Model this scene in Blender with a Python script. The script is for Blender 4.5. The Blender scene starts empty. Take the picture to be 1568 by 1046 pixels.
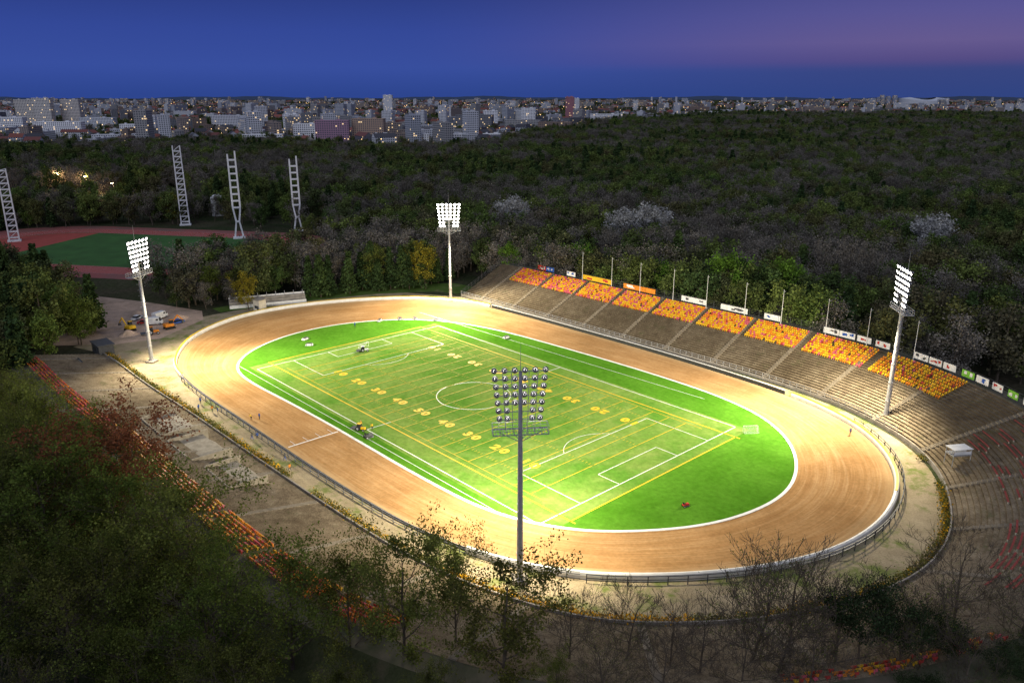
import bpy, bmesh, math, random
import numpy as np
from mathutils import Vector, Matrix
random.seed(7); rng=np.random.default_rng(7)
scene=bpy.context.scene; COL=scene.collection
scene.view_settings.view_transform='Standard'; scene.view_settings.look='None'; scene.view_settings.exposure=0
# ---------------------------------------------------------------- stadium frame (metres)
OX,OY=-9.5,180.9; AX,AY=.6759,-.7370; BX,BY=.7370,.6759
ANG=math.atan2(AY,AX)
def W(a,b): return (OX+a*AX+b*BX, OY+a*AY+b*BY)
def L(x,y): return ((x-OX)*AX+(y-OY)*AY, (x-OX)*BX+(y-OY)*BY)
# ---------------------------------------------------------------- materials
def newmat(n):
    m=bpy.data.materials.new(n); m.use_nodes=True; nt=m.node_tree
    return m,nt,nt.nodes['Principled BSDF']
def N(nt,t,**k):
    n=nt.nodes.new(t)
    for a,v in k.items(): setattr(n,a,v)
    return n
def lk(nt,a,b): nt.links.new(a,b)
def ramp(nt,fac,stops,interp='LINEAR'):
    r=N(nt,'ShaderNodeValToRGB'); r.color_ramp.interpolation=interp
    e=r.color_ramp.elements
    e[0].position,e[0].color=stops[0][0],(*stops[0][1],1)
    e[1].position,e[1].color=stops[1][0],(*stops[1][1],1)
    for p,c in stops[2:]:
        x=e.new(p); x.color=(*c,1)
    if fac is not None: lk(nt,fac,r.inputs[0])
    return r
def noise(nt,vec,scale,detail=4,rough=.6,dist=0):
    n=N(nt,'ShaderNodeTexNoise'); n.inputs['Scale'].default_value=scale; n.inputs['Detail'].default_value=detail; n.inputs['Roughness'].default_value=rough; n.inputs['Distortion'].default_value=dist
    if vec is not None: lk(nt,vec,n.inputs['Vector'])
    return n
def mix(nt,fac,a,b,mode='MIX'):
    m=N(nt,'ShaderNodeMix',data_type='RGBA',blend_type=mode)
    for s,v in ((m.inputs[0],fac),(m.inputs[6],a),(m.inputs[7],b)):
        if isinstance(v,bpy.types.NodeSocket): lk(nt,v,s)
        elif isinstance(v,(int,float)): s.default_value=v
        else: s.default_value=(*v,1)
    return m.outputs[2]
def math_(nt,op,a,b=None,c=None):
    m=N(nt,'ShaderNodeMath',operation=op)
    for i,v in enumerate((a,b,c)):
        if v is None: continue
        if isinstance(v,bpy.types.NodeSocket): lk(nt,v,m.inputs[i])
        else: m.inputs[i].default_value=v
    return m.outputs[0]
def simple(n,c,rough=.8,c2=None,scale=1.0,metal=0):
    m,nt,b=newmat(n); b.inputs['Roughness'].default_value=rough; b.inputs['Metallic'].default_value=metal
    b.inputs['Specular IOR Level'].default_value=.2
    if c2 is None: c2=tuple(x*.72 for x in c)
    g=N(nt,'ShaderNodeNewGeometry'); no=noise(nt,g.outputs['Position'],scale)
    r=ramp(nt,no.outputs[0],[(.32,c2),(.68,c)]); lk(nt,r.outputs[0],b.inputs['Base Color']); return m
def emis(n,c,s):
    m,nt,b=newmat(n); b.inputs['Base Color'].default_value=(*c,1); b.inputs['Emission Color'].default_value=(*c,1); b.inputs['Emission Strength'].default_value=s
    m.cycles.emission_sampling='NONE'
    return m
def leafmat(n,cols,transl=.3):
    m,nt,b=newmat(n); nt.nodes.remove(b)
    oi=N(nt,'ShaderNodeObjectInfo'); g=N(nt,'ShaderNodeNewGeometry')
    no=noise(nt,g.outputs['Position'],.35,2)
    r=ramp(nt,oi.outputs['Random'],[(i/(len(cols)-1),c) for i,c in enumerate(cols)])
    rp=ramp(nt,no.outputs[0],[(.3,(.5,.5,.5)),(.7,(1.35,1.35,1.35))])
    c=mix(nt,1.0,r.outputs[0],rp.outputs[0],'MULTIPLY')
    isl=ramp(nt,g.outputs['Random Per Island'],[(0,(.6,.6,.6)),(1,(1.4,1.4,1.4))])
    c=mix(nt,1.0,c,isl.outputs[0],'MULTIPLY')
    d=N(nt,'ShaderNodeBsdfDiffuse'); lk(nt,c,d.inputs[0])
    if transl:
        t=N(nt,'ShaderNodeBsdfTranslucent'); lk(nt,c,t.inputs[0])
        ms=N(nt,'ShaderNodeMixShader'); ms.inputs[0].default_value=transl; lk(nt,d.outputs[0],ms.inputs[1]); lk(nt,t.outputs[0],ms.inputs[2])
        lk(nt,ms.outputs[0],nt.nodes['Material Output'].inputs[0])
    else: lk(nt,d.outputs[0],nt.nodes['Material Output'].inputs[0])
    return m
M_conc=simple('concrete',(.34,.31,.27),.9,(.2,.18,.15),.6)
M_white=simple('white_paint',(.78,.78,.76),.5,(.62,.62,.6),.8)
M_yellow=simple('yellow_paint',(.75,.52,.04),.5,(.6,.4,.03),.8)
M_steel=simple('galvanised_steel',(.42,.43,.45),.45,(.3,.31,.33),2,.3)
M_dsteel=simple('dark_steel',(.08,.085,.09),.5,(.05,.05,.055),2)
M_black=simple('black_rubber',(.02,.02,.02),.8)
M_glass=simple('dark_glass',(.03,.035,.04),.1)
M_orange=simple('orange_plastic',(.75,.25,.02),.5); M_yel=simple('yellow_plastic',(.75,.45,.02),.5); M_pink=simple('pink_plastic',(.6,.12,.16),.5); M_red=simple('red_plastic',(.45,.05,.04),.5)
M_bark=simple('bark',(.12,.095,.07),.95,(.055,.043,.03),1.5)
M_lamp=emis('lamp_lens',(1,.96,.88),18)
M_dlamp=simple('lamp_housing',(.2,.2,.21),.4)
M_blue=simple('blue_paint',(.03,.1,.4),.5); M_red2=simple('red_paint',(.5,.04,.03),.5); M_green2=simple('green_paint',(.2,.5,.05),.5)
# ---------------------------------------------------------------- mesh helper
class MB:
    def __init__(s): s.v=[];s.f=[];s.m=[]
    def quad(s,a,b,c,d,m=0):
        i=len(s.v); s.v+= [a,b,c,d]; s.f.append((i,i+1,i+2,i+3)); s.m.append(m)
    def box(s,cx,cy,cz,sx,sy,sz,rot=0,m=0,taper=1.0,ty=None):
        c,sn=math.cos(rot),math.sin(rot); i=len(s.v); ty=taper if ty is None else ty
        for z,k,k2 in ((-.5,1,1),(.5,taper,ty)):
            for x,y in ((-.5,-.5),(.5,-.5),(.5,.5),(-.5,.5)):
                X=x*sx*k;Y=y*sy*k2; s.v.append((cx+X*c-Y*sn,cy+X*sn+Y*c,cz+z*sz))
        for q in ((3,2,1,0),(4,5,6,7),(0,1,5,4),(1,2,6,5),(2,3,7,6),(3,0,4,7)):
            s.f.append(tuple(i+j for j in q)); s.m.append(m)
    def tube(s,p0,p1,r0,r1,n=6,m=0,cap=False):
        p0=Vector(p0);p1=Vector(p1);d=(p1-p0)
        if d.length<1e-6: return
        d.normalize(); u=d.orthogonal().normalized(); w=d.cross(u); i=len(s.v)
        for p,r in ((p0,r0),(p1,r1)):
            for k in range(n):
                t=2*math.pi*k/n; q=p+u*(r*math.cos(t))+w*(r*math.sin(t)); s.v.append(tuple(q))
        for k in range(n):
            s.f.append((i+k,i+(k+1)%n,i+n+(k+1)%n,i+n+k)); s.m.append(m)
        if cap:
            s.f.append(tuple(i+k for k in range(n))[::-1]); s.m.append(m); s.f.append(tuple(i+n+k for k in range(n))); s.m.append(m)
    def mesh(s,name,mats):
        me=bpy.data.meshes.new(name); me.from_pydata(s.v,[],s.f)
        for x in mats: me.materials.append(x)
        me.polygons.foreach_set('material_index',s.m); me.update(); return me
    def obj(s,name,mats,parent=None,loc=(0,0,0),rot=0,col=None):
        o=bpy.data.objects.new(name,s.mesh(name,mats)); (col or COL).objects.link(o)
        o.location=loc;o.rotation_euler[2]=rot
        if parent: o.parent=parent
        return o
def inst(name,me,loc,rot=0,sc=1,col=None):
    o=bpy.data.objects.new(name,me);(col or COL).objects.link(o);o.location=loc;o.rotation_euler[2]=rot
    o.scale=(sc,sc,sc) if not hasattr(sc,'__len__') else sc
    return o
def empty(name,loc=(0,0,0),rot=0):
    o=bpy.data.objects.new(name,None);COL.objects.link(o);o.location=loc;o.rotation_euler[2]=rot;o.empty_display_size=.5;return o
def catmull(pts,closed,step=1.0):
    P=np.array(pts,float);n=len(P);out=[]
    for i in range(n if closed else n-1):
        g=lambda k:P[k%n] if closed else P[min(max(k,0),n-1)]
        p0,p1,p2,p3=g(i-1),g(i),g(i+1),g(i+2)
        m=max(2,int(np.linalg.norm(p2-p1)/.5))
        for j in range(m):
            t=j/m; out.append(.5*((2*p1)+(-p0+p2)*t+(2*p0-5*p1+4*p2-p3)*t*t+(-p0+3*p1-3*p2+p3)*t**3))
    if not closed: out.append(P[-1])
    Q=np.array(out); k=25; ker=np.ones(k)/k
    if closed: E=np.vstack([Q[-k:],Q,Q[:k]])
    else: E=np.vstack([2*Q[0]-Q[k:0:-1],Q,2*Q[-1]-Q[-2:-k-2:-1]])
    Q=np.array([np.convolve(E[:,i],ker,'same') for i in (0,1)]).T[k:-k]
    if closed: Q=np.vstack([Q,Q[:1]])
    d=np.r_[0,np.cumsum(np.linalg.norm(np.diff(Q,axis=0),axis=1))]
    m=int(d[-1]/step); s=np.linspace(0,d[-1],m+1)
    R=np.array([np.interp(s,d,Q[:,0]),np.interp(s,d,Q[:,1])]).T
    return (R[:-1] if closed else R), d[-1]
def normals(P,closed):
    T=(np.roll(P,-1,0)-np.roll(P,1,0)) if closed else np.gradient(P,axis=0)
    T/=np.linalg.norm(T,axis=1)[:,None]
    return np.array([T[:,1],-T[:,0]]).T
def sweep(mb,P,Nn,profile,closed,m=0,i0=0,i1=None,caps=True):
    n=len(P); idx=list(range(i0,(i1 if i1 is not None else n)))
    if closed: idx.append(idx[0])
    base=len(mb.v);k=len(profile)
    for i in idx:
        for o,z in profile:
            x,y=W(*(P[i]+Nn[i]*o)); mb.v.append((x,y,z))
    for j in range(len(idx)-1):
        for q in range(k):
            a=base+j*k+q;b=base+j*k+(q+1)%k
            mb.f.append((a,b,b+k,a+k)); mb.m.append(m)
    if caps and not closed:
        mb.f.append(tuple(base+q for q in range(k))); mb.m.append(m); e=base+(len(idx)-1)*k; mb.f.append(tuple(e+q for q in range(k))[::-1]); mb.m.append(m)
# ---------------------------------------------------------------- curves
TIp=[(-58,-35),(-69,-27),(-77,-12),(-78,6),(-71,23),(-58,35),(-38,41.5),(-10,44),(19,45),(41,44),(56,40),(67,32),(74,22),(77.5,12),(77.5,2),(74.5,-9),(69,-18),(62,-26),(54,-31),(43,-34.5),(25,-35.5),(9,-35.5),(-10,-35.5),(-30,-36),(-44,-36.5)]
TOp=[(-74,-45),(-93,-33),(-105,-14),(-106,6),(-99,27),(-86,45),(-69,55.5),(-50,58),(-16,59),(14,59),(44,57.5),(61,54.5),(75,48),(85,38),(90.5,28),(93.5,17),(94,6),(92,-5),(87,-16),(81,-25),(73,-34),(65,-40),(55,-44.5),(41,-47.5),(27,-48.5),(8,-49),(-10,-49),(-26,-49),(-46,-49),(-60,-48)]
TIp=TIp[::-1]; TOp=TOp[::-1]
TI,_=catmull(TIp,True,1.0); TO,_=catmull(TOp,True,1.0)
nTI=normals(TI,True); nTO=normals(TO,True)
def polar(P,th,c=(0,3)):
    q=P-np.array(c); a=np.arctan2(q[:,1],q[:,0]); r=np.hypot(q[:,0],q[:,1]); o=np.argsort(a); a=a[o];r=r[o]
    a=np.r_[a-2*np.pi,a,a+2*np.pi]; r=np.r_[r,r,r]; return np.interp(th,a,r)
HP=[(-96,-57),(-86,-56.5),(-62,-56.5),(-34,-55.5),(-8,-55),(13,-54.5),(29,-54),(45,-53),(60,-50.5),(75,-45),(84,-38),(93,-27),(99,-16),(103,-5),(104.5,6),(103,18),(99,29),(93,40),(85,48.5),(74,55),(60,59.8),(40,62),(14,62),(-16,61.5),(-50,61),(-80,60)]
HG,HL=catmull(HP,False,1.0); nHG=normals(HG,False)
# ---------------------------------------------------------------- ground
mb=MB(); rings=[0,60,150,300,600,1200,2500,5000,9000,15500]; ns=96
mb.v.append((0,0,0))
for r in rings[1:]:
    for k in range(ns): t=2*math.pi*k/ns; mb.v.append((r*math.cos(t),r*math.sin(t)+0,0))
for k in range(ns): mb.f.append((0,1+k,1+(k+1)%ns)); mb.m.append(0)
for j in range(len(rings)-2):
    for k in range(ns):
        a=1+j*ns+k;b=1+j*ns+(k+1)%ns; mb.f.append((a,a+ns,b+ns,b)); mb.m.append(0)
m,nt,b=newmat('ground_earth_grass'); g=N(nt,'ShaderNodeNewGeometry')
n1=noise(nt,g.outputs['Position'],.05,6); n2=noise(nt,g.outputs['Position'],.8,4); n3=noise(nt,g.outputs['Position'],.004,4)
r1=ramp(nt,n1.outputs[0],[(.35,(.045,.065,.025)),(.65,(.1,.085,.055))]); r2=ramp(nt,n2.outputs[0],[(.3,(.6,.6,.6)),(.7,(1.3,1.3,1.3))])
c=mix(nt,1.0,r1.outputs[0],r2.outputs[0],'MULTIPLY'); r3=ramp(nt,n3.outputs[0],[(.4,(.6,.65,.7)),(.6,(1,1,1))]); c=mix(nt,1.0,c,r3.outputs[0],'MULTIPLY')
lk(nt,c,b.inputs['Base Color']); b.inputs['Roughness'].default_value=1; b.inputs['Specular IOR Level'].default_value=0
mb.obj('ground',[m])
def polysheet(name,pts,z,mat,local=True):
    me=bpy.data.meshes.new(name); bm=bmesh.new()
    vs=[bm.verts.new(((*W(*p),z) if local else (p[0],p[1],z))) for p in pts]
    f=bm.faces.new(vs); bmesh.ops.triangulate(bm,faces=[f]); bm.normal_update()
    for f in bm.faces:
        if f.normal.z<0: f.normal_flip()
    bm.to_mesh(me);bm.free(); me.materials.append(mat); o=bpy.data.objects.new(name,me);COL.objects.link(o);return o
def gravel(name,c1,c2,cg,lo,hi):
    m,nt,b=newmat(name); g=N(nt,'ShaderNodeNewGeometry'); P=g.outputs['Position']
    a=noise(nt,P,.25,6,.7); r=ramp(nt,a.outputs[0],[(.3,c2),(.7,c1)])
    s=noise(nt,P,3.5,3,.7); rs=ramp(nt,s.outputs[0],[(.3,(.75,.75,.75)),(.7,(1.2,1.2,1.2))])
    c=mix(nt,1.0,r.outputs[0],rs.outputs[0],'MULTIPLY')
    gg=noise(nt,P,.12,5,.75); rg=ramp(nt,gg.outputs[0],[(lo,(0,0,0)),(hi,(1,1,1))])
    c=mix(nt,rg.outputs[0],c,cg); lk(nt,c,b.inputs['Base Color']); b.inputs['Roughness'].default_value=1; b.inputs['Specular IOR Level'].default_value=.05
    return m
M_apron=gravel('sandy_gravel',(.44,.36,.23),(.27,.215,.13),(.16,.19,.055),.5,.62)
ap=[tuple(p) for p in HG[::3]]+[(-100,48),(-114,20),(-117,-10),(-116,-40),(-110,-62)]
polysheet('apron_gravel',ap,.02,M_apron)
M_yard=gravel('yard_sand',(.6,.43,.32),(.4,.3,.22),(.24,.19,.13),.5,.7)
polysheet('construction_yard_ground',[(-115,-66),(-104,-52),(-101,-40),(-113,-22),(-124,-18),(-150,-28),(-170,-38),(-172,-46),(-150,-44),(-132,-50),(-124,-64)],.04,M_yard)
M_grass=gravel('verge_grass',(.1,.17,.035),(.06,.1,.02),(.2,.17,.1),.55,.7)
polysheet('verge_grass',[(-84,62),(-92,58),(-104,40),(-113,12),(-118,-14),(-125,-14),(-124,12),(-116,48),(-98,72),(-84,74)],.045,M_grass)
# track
th=np.linspace(-np.pi,np.pi,721)[:-1]; ri=polar(TI,th); ro=polar(TO,th); K=8
me=bpy.data.meshes.new('dirt_track'); vs=[];fs=[];uv=[]
for k in range(K+1):
    for i,t in enumerate(th):
        r=ri[i]+(ro[i]-ri[i])*k/K; x,y=W(r*math.cos(t),3+r*math.sin(t)); vs.append((x,y,.05+.25*(k/K)**2))
n=len(th)
for k in range(K):
    for i in range(n):
        j=(i+1)%n; fs.append((k*n+i,(k+1)*n+i,(k+1)*n+j,k*n+j)); uv+=[(i,k),(i,k+1),(i+1,k+1),(i+1,k)]
me.from_pydata(vs,[],fs); ul=me.uv_layers.new(name='UVMap'); ul.data.foreach_set('uv',np.array([(u/2,v/K*14) for u,v in uv],dtype=np.float32).ravel())
m,nt,b=newmat('track_shale'); tc=N(nt,'ShaderNodeTexCoord'); mp=N(nt,'ShaderNodeMapping'); mp.inputs['Scale'].default_value=(.035,.55,1); lk(nt,tc.outputs['UV'],mp.inputs[0])
mp2=N(nt,'ShaderNodeMapping'); mp2.inputs['Scale'].default_value=(.06,3.2,1); lk(nt,tc.outputs['UV'],mp2.inputs[0])
s1=noise(nt,mp.outputs[0],1.7,6,.7,1.2); s4=noise(nt,mp2.outputs[0],1.3,3,.5,.6); g=N(nt,'ShaderNodeNewGeometry'); s2=noise(nt,g.outputs['Position'],.07,6,.7); s3=noise(nt,g.outputs['Position'],1.6,4,.65)
r=ramp(nt,s1.outputs[0],[(.3,(.3,.165,.068)),(.5,(.35,.205,.088)),(.72,(.43,.275,.135))])
r2=ramp(nt,s2.outputs[0],[(.3,(.76,.73,.69)),(.7,(1.16,1.17,1.2))]); r3=ramp(nt,s3.outputs[0],[(.3,(.86,.86,.86)),(.7,(1.12,1.12,1.12))]); r4=ramp(nt,s4.outputs[0],[(.35,(.93,.92,.91)),(.65,(1.05,1.05,1.05))])
c=r.outputs[0]
for q in (r2,r3,r4): c=mix(nt,1.0,c,q.outputs[0],'MULTIPLY')
sv=N(nt,'ShaderNodeSeparateXYZ'); lk(nt,tc.outputs['UV'],sv.inputs[0]); ed=ramp(nt,math_(nt,'DIVIDE',math_(nt,'ADD',sv.outputs[1],math_(nt,'MULTIPLY',s1.outputs[0],3)),17.0),[(.76,(0,0,0)),(.97,(.6,.6,.6))])
c=mix(nt,ed.outputs[0],c,(.46,.34,.19))
lk(nt,c,b.inputs['Base Color']); b.inputs['Roughness'].default_value=1; b.inputs['Specular IOR Level'].default_value=0
me.materials.append(m); o=bpy.data.objects.new('dirt_track',me); COL.objects.link(o)
# infield grass
m,nt,b=newmat('infield_turf'); tc=N(nt,'ShaderNodeTexCoord'); P=tc.outputs['Object']; sx=N(nt,'ShaderNodeSeparateXYZ'); lk(nt,P,sx.inputs[0])
n1=noise(nt,P,.06,5,.7); n2=noise(nt,P,.9,4,.7); n3=noise(nt,P,.25,4,.7)
inn=math_(nt,'MULTIPLY',math_(nt,'LESS_THAN',math_(nt,'ABSOLUTE',sx.outputs[0]),57.5),math_(nt,'LESS_THAN',math_(nt,'ABSOLUTE',sx.outputs[1]),31.8))
outc=ramp(nt,n1.outputs[0],[(.35,(.05,.155,.01)),(.65,(.085,.22,.02))]).outputs[0]
inc=ramp(nt,n3.outputs[0],[(.3,(.12,.215,.035)),(.7,(.19,.27,.065))]).outputs[0]
gt=ramp(nt,n1.outputs[0],[(.45,(0,0,0)),(.62,(1,1,1))]).outputs[0]; inc=mix(nt,gt,inc,(.085,.2,.025))
stripe=math_(nt,'GREATER_THAN',math_(nt,'FRACT',math_(nt,'MULTIPLY',sx.outputs[0],1/9.144)),.5)
inc=mix(nt,math_(nt,'MULTIPLY',stripe,.07),inc,(.05,.14,.02))
c=mix(nt,inn,outc,inc); r2=ramp(nt,n2.outputs[0],[(.3,(.8,.8,.8)),(.7,(1.18,1.18,1.18))]).outputs[0]; c=mix(nt,1.0,c,r2,'MULTIPLY')
lk(nt,c,b.inputs['Base Color']); b.inputs['Roughness'].default_value=1; b.inputs['Specular IOR Level'].default_value=.0
o=polysheet('infield_grass',[tuple(p) for p in TI],.07,m)
Mi=Matrix.Translation((OX,OY,0))@Matrix.Rotation(ANG,4,'Z'); o.data.transform(Mi.inverted()); o.matrix_world=Mi
mb=MB(); sweep(mb,TI,nTI,[(-.3,.04),(-.3,.16),(.3,.16),(.3,.04)],True); mb.obj('track_inner_kerb',[M_white])
# pitch markings
def mark(z):
    mb=MB()
    def line(a0,b0,a1,b1,w=.16):
        d=Vector((a1-a0,b1-b0)); d.normalize(); q=Vector((-d.y,d.x))*w/2
        e=d*w/2
        p=[(a0-e.x+q.x,b0-e.y+q.y),(a0-e.x-q.x,b0-e.y-q.y),(a1+e.x-q.x,b1+e.y-q.y),(a1+e.x+q.x,b1+e.y+q.y)]
        mb.quad(*[(*W(*x),z) for x in p])
    return mb,line
mb,line=mark(.085)
X,Y=54.5,30.8
for s in (-1,1):
    line(-X,s*Y,X,s*Y,.2); line(s*X,-Y,s*X,Y,.2)
    line(s*X,-20.1,s*(X-16.5),-20.1);line(s*X,20.1,s*(X-16.5),20.1);line(s*(X-16.5),-20.1,s*(X-16.5),20.1)
    line(s*X,-9.2,s*(X-5.5),-9.2);line(s*X,9.2,s*(X-5.5),9.2);line(s*(X-5.5),-9.2,s*(X-5.5),9.2)
    a0=math.acos(5.5/9.15)
    for k in range(16):
        t0=-a0+2*a0*k/16;t1=-a0+2*a0*(k+1)/16
        line(s*(X-11-9.15*math.cos(t0)),9.15*math.sin(t0),s*(X-11-9.15*math.cos(t1)),9.15*math.sin(t1),.14)
line(0,-Y,0,Y)
for k in range(64):
    t0=2*math.pi*k/64;t1=2*math.pi*(k+1)/64; line(9.15*math.cos(t0),9.15*math.sin(t0),9.15*math.cos(t1),9.15*math.sin(t1),.16)
line(-72,36,40,40,.14); line(-60,-33.3,48,-33.3,.12)
mb.obj('football_pitch_markings',[M_white])
M_yl=simple('yellow_line_paint',(.74,.46,.02),.7,(.6,.38,.02),1.2)
mb,line=mark(.1)
for s in (-1,1):
    line(-56.5,s*26,58.5,s*26,.28); line(s*57.5,-26,s*57.5,26,.3); line(-50,s*24.4,50,s*24.4,.1)
for k in range(-10,11):
    line(k*4.572,-24.4,k*4.572,24.4,.12 if k%2 else .14)
for k in range(-50,51):
    for bb in (-20,-7,7,20): line(k*.9144,bb-.3,k*.9144,bb+.3,.08)
for k in range(-4,5):
    for s in (-1,1):
        cu=bpy.data.curves.new('t','FONT'); cu.body='%d 0'%(5-abs(k)); cu.size=2.9; cu.align_x='CENTER'; cu.align_y='CENTER'; cu.offset=.16
        to=bpy.data.objects.new('t',cu); COL.objects.link(to); bpy.context.view_layer.update()
        me=bpy.data.meshes.new_from_object(to.evaluated_get(bpy.context.evaluated_depsgraph_get()))
        i=len(mb.v); 
        for v in me.vertices:
            a,bq=v.co.x*1.2,v.co.y
            if s>0: a,bq=-a,-bq
            mb.v.append((*W(k*9.144+a,s*15.8+bq),.1))
        for p in me.polygons: mb.f.append(tuple(i+q for q in p.vertices)); mb.m.append(0)
        bpy.data.objects.remove(to)
mb.obj('american_football_markings',[M_yl])
mb,line=mark(.3); line(-3,-48,-3,-36.5,.35)
for k in range(4): line(-5.5,-37.5-3*k,-3,-37.5-3*k,.1)
mb.obj('start_line',[M_white])
# ---------------------------------------------------------------- track fences
def band(P,test):
    runs=[];cur=[]
    for i in range(len(P)):
        if test(*P[i]): cur.append(i)
        elif cur: runs.append(cur);cur=[]
    if cur: runs.append(cur)
    return runs
M_air=simple('air_fence_vinyl',(.7,.7,.68),.5,(.55,.54,.5),.5)
airprof=[(.15,.1),(.1,.9),(.25,1.25),(.6,1.35),(.9,1.2),(1.0,.8),(.95,.1)]
mb=MB(); j=0
for r in band(TO,lambda a,b:a>52 or a<-60):
    k=0
    while k<len(r)-4:
        nn=min(4,len(r)-1-k)
        if r[k+nn]-r[k]==nn: sweep(mb,TO,nTO,airprof,False,0,r[k],r[k+nn]+1)
        if TO[r[k]][0]<0 or TO[r[k]][1]>22: sweep(mb,TO,nTO,[(.3,1.36),(.3,1.44),(.75,1.46),(.75,1.38)],False,1,r[k],r[k+nn]+1)
        k+=nn; j+=1
mb.obj('air_fence',[M_air,M_yellow])
mb=MB()
for r in band(TO,lambda a,b:b>40 and -60<=a<=52): sweep(mb,TO,nTO,[(.2,.1),(.2,1.25),(.45,1.25),(.45,.1)],False,0,r[0],r[-1]+1); sweep(mb,TO,nTO,[(.15,1.26),(.15,1.36),(.5,1.36),(.5,1.26)],False,1,r[0],r[-1]+1)
mb.obj('track_wall',[simple('dark_boards',(.05,.055,.05),.7),M_white])
mb=MB()
for r in band(TO,lambda a,b:b<0 and -60<=a<=70):
    for z in (.4,1.1,1.5): sweep(mb,TO,nTO,[(1.2,z),(1.2,z+.09),(1.3,z+.09),(1.3,z)],False,0,r[0],r[-1]+1)
    sweep(mb,TO,nTO,[(.2,.1),(.2,.75),(.32,.75),(.32,.1)],False,1,r[0],r[-1]+1)
    for i in r[::3]:
        x,y=W(*(TO[i]+nTO[i]*1.25)); mb.box(x,y,.8,.14,.14,1.6)
mb.obj('metal_railing',[simple('railing_steel',(.2,.21,.23),.5),simple('kick_board',(.12,.12,.12),.7)])
mb=MB()
for r in band(TO,lambda a,b:a>70 ):
    for z in (.9,1.5): sweep(mb,TO,nTO,[(1.7,z),(1.7,z+.1),(1.82,z+.1),(1.82,z)],False,0,r[0],r[-1]+1)
    for i in r[::3]:
        x,y=W(*(TO[i]+nTO[i]*1.76)); mb.box(x,y,.8,.14,.14,1.6)
mb.obj('guard_rail',[M_dsteel])
# ---------------------------------------------------------------- terraces (bowl)
NR=25; DEP=.85
def slope(i):
    a,b=HG[i]
    if b<0: t=min(1,max(0,(a-45)/50)); return .22+.18*t
    return .42
SL=np.array([slope(i) for i in range(len(HG))]); SL=np.convolve(np.r_[[SL[0]]*10,SL,[SL[-1]]*10],np.ones(21)/21,'valid')
def rowz(i,r): return .5+r*DEP*SL[i]
cumL=np.r_[0,np.cumsum(np.linalg.norm(np.diff(HG,axis=0),axis=1))]
mb=MB(); n=len(HG)
for i in range(n):
    p=HG[i];q=nHG[i]
    ring=[(1.0,0.0)]
    for r in range(NR): ring.append((1.0+r*DEP,rowz(i,r))); ring.append((1.0+(r+1)*DEP,rowz(i,r)))
    for d,z in ring: mb.v.append((*W(*(p+q*d)),z))
k=2*NR+1
for i in range(n-1):
    for j in range(k-1):
        a=i*k+j; mb.f.append((a,a+1,a+1+k,a+k)); mb.m.append(0)
m,nt,b=newmat('terrace_weathered_concrete'); g=N(nt,'ShaderNodeNewGeometry'); P=g.outputs['Position']
a1=noise(nt,P,.5,6,.75); a2=noise(nt,P,.045,4,.6); a3=noise(nt,P,4,3,.7); a4=noise(nt,P,.3,6,.8)
r=ramp(nt,a1.outputs[0],[(.3,(.12,.09,.06)),(.55,(.225,.18,.12)),(.75,(.33,.28,.2))]); r2=ramp(nt,a2.outputs[0],[(.35,(.66,.63,.58)),(.65,(1.15,1.15,1.15))]); r3=ramp(nt,a3.outputs[0],[(.3,(.7,.7,.7)),(.7,(1.25,1.25,1.25))])
c=mix(nt,1.0,r.outputs[0],r2.outputs[0],'MULTIPLY'); c=mix(nt,1.0,c,r3.outputs[0],'MULTIPLY')
wd=ramp(nt,a4.outputs[0],[(.56,(0,0,0)),(.66,(.7,.7,.7))]); c=mix(nt,wd.outputs[0],c,(.09,.095,.04))
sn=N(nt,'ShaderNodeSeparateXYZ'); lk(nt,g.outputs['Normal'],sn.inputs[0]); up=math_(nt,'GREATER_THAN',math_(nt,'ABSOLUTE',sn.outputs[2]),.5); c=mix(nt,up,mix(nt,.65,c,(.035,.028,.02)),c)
lk(nt,c,b.inputs['Base Color']); b.inputs['Roughness'].default_value=1; b.inputs['Specular IOR Level'].default_value=.05
M_terr=m
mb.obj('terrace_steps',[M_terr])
mb=MB()
for i in range(6,n-2,16):
    p=HG[i];q=nHG[i];t=np.array([-q[1],q[0]])
    for r in range(NR):
        z0=rowz(i,r); rise=DEP*SL[i]
        for h in range(2):
            d=1.0+r*DEP+h*DEP/2; c0=p+q*(d+DEP/4)
            x,y=W(*c0); zz=z0+.03+h*rise/2; mb.box(x,y,zz-.05,1.1,DEP/2,.12+h*rise/2,ANG+math.atan2(t[1],t[0]))
mb.obj('aisle_stairs',[simple('aisle_concrete',(.25,.21,.155),.9,(.15,.125,.09),1)])
mb=MB(); D0=1+NR*DEP
for i in range(n):
    zt=rowz(i,NR-1); p=HG[i];q=nHG[i]
    for d,z in ((D0,zt-.02),(D0+3.5,zt-.05),(D0+9,zt*.55),(D0+16,-.05)): mb.v.append((*W(*(p+q*d)),z))
for i in range(n-1):
    for j in range(3): a=i*4+j; mb.f.append((a,a+1,a+5,a+4)); mb.m.append(0 if j==0 else 1)
for i in (0,n-1):
    p=HG[i];q=nHG[i]; i0=len(mb.v); pr=[(1,0)]+sum([[(1+r*DEP,rowz(i,r)),(1+(r+1)*DEP,rowz(i,r))] for r in range(NR)],[])+[(D0+3.5,rowz(i,NR-1)-.05),(D0+9,rowz(i,NR-1)*.55),(D0+16,-.05)]
    for d,z in pr: mb.v.append((*W(*(p+q*d)),z))
    mb.f.append(tuple(range(i0,len(mb.v)))); mb.m.append(1)
M_bank=gravel('bank_grass',(.08,.09,.04),(.05,.055,.025),(.14,.11,.07),.5,.7)
mb.obj('embankment_hill',[simple('walkway_earth',(.13,.11,.08),.95,(.06,.07,.035),.3),M_bank])
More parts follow.
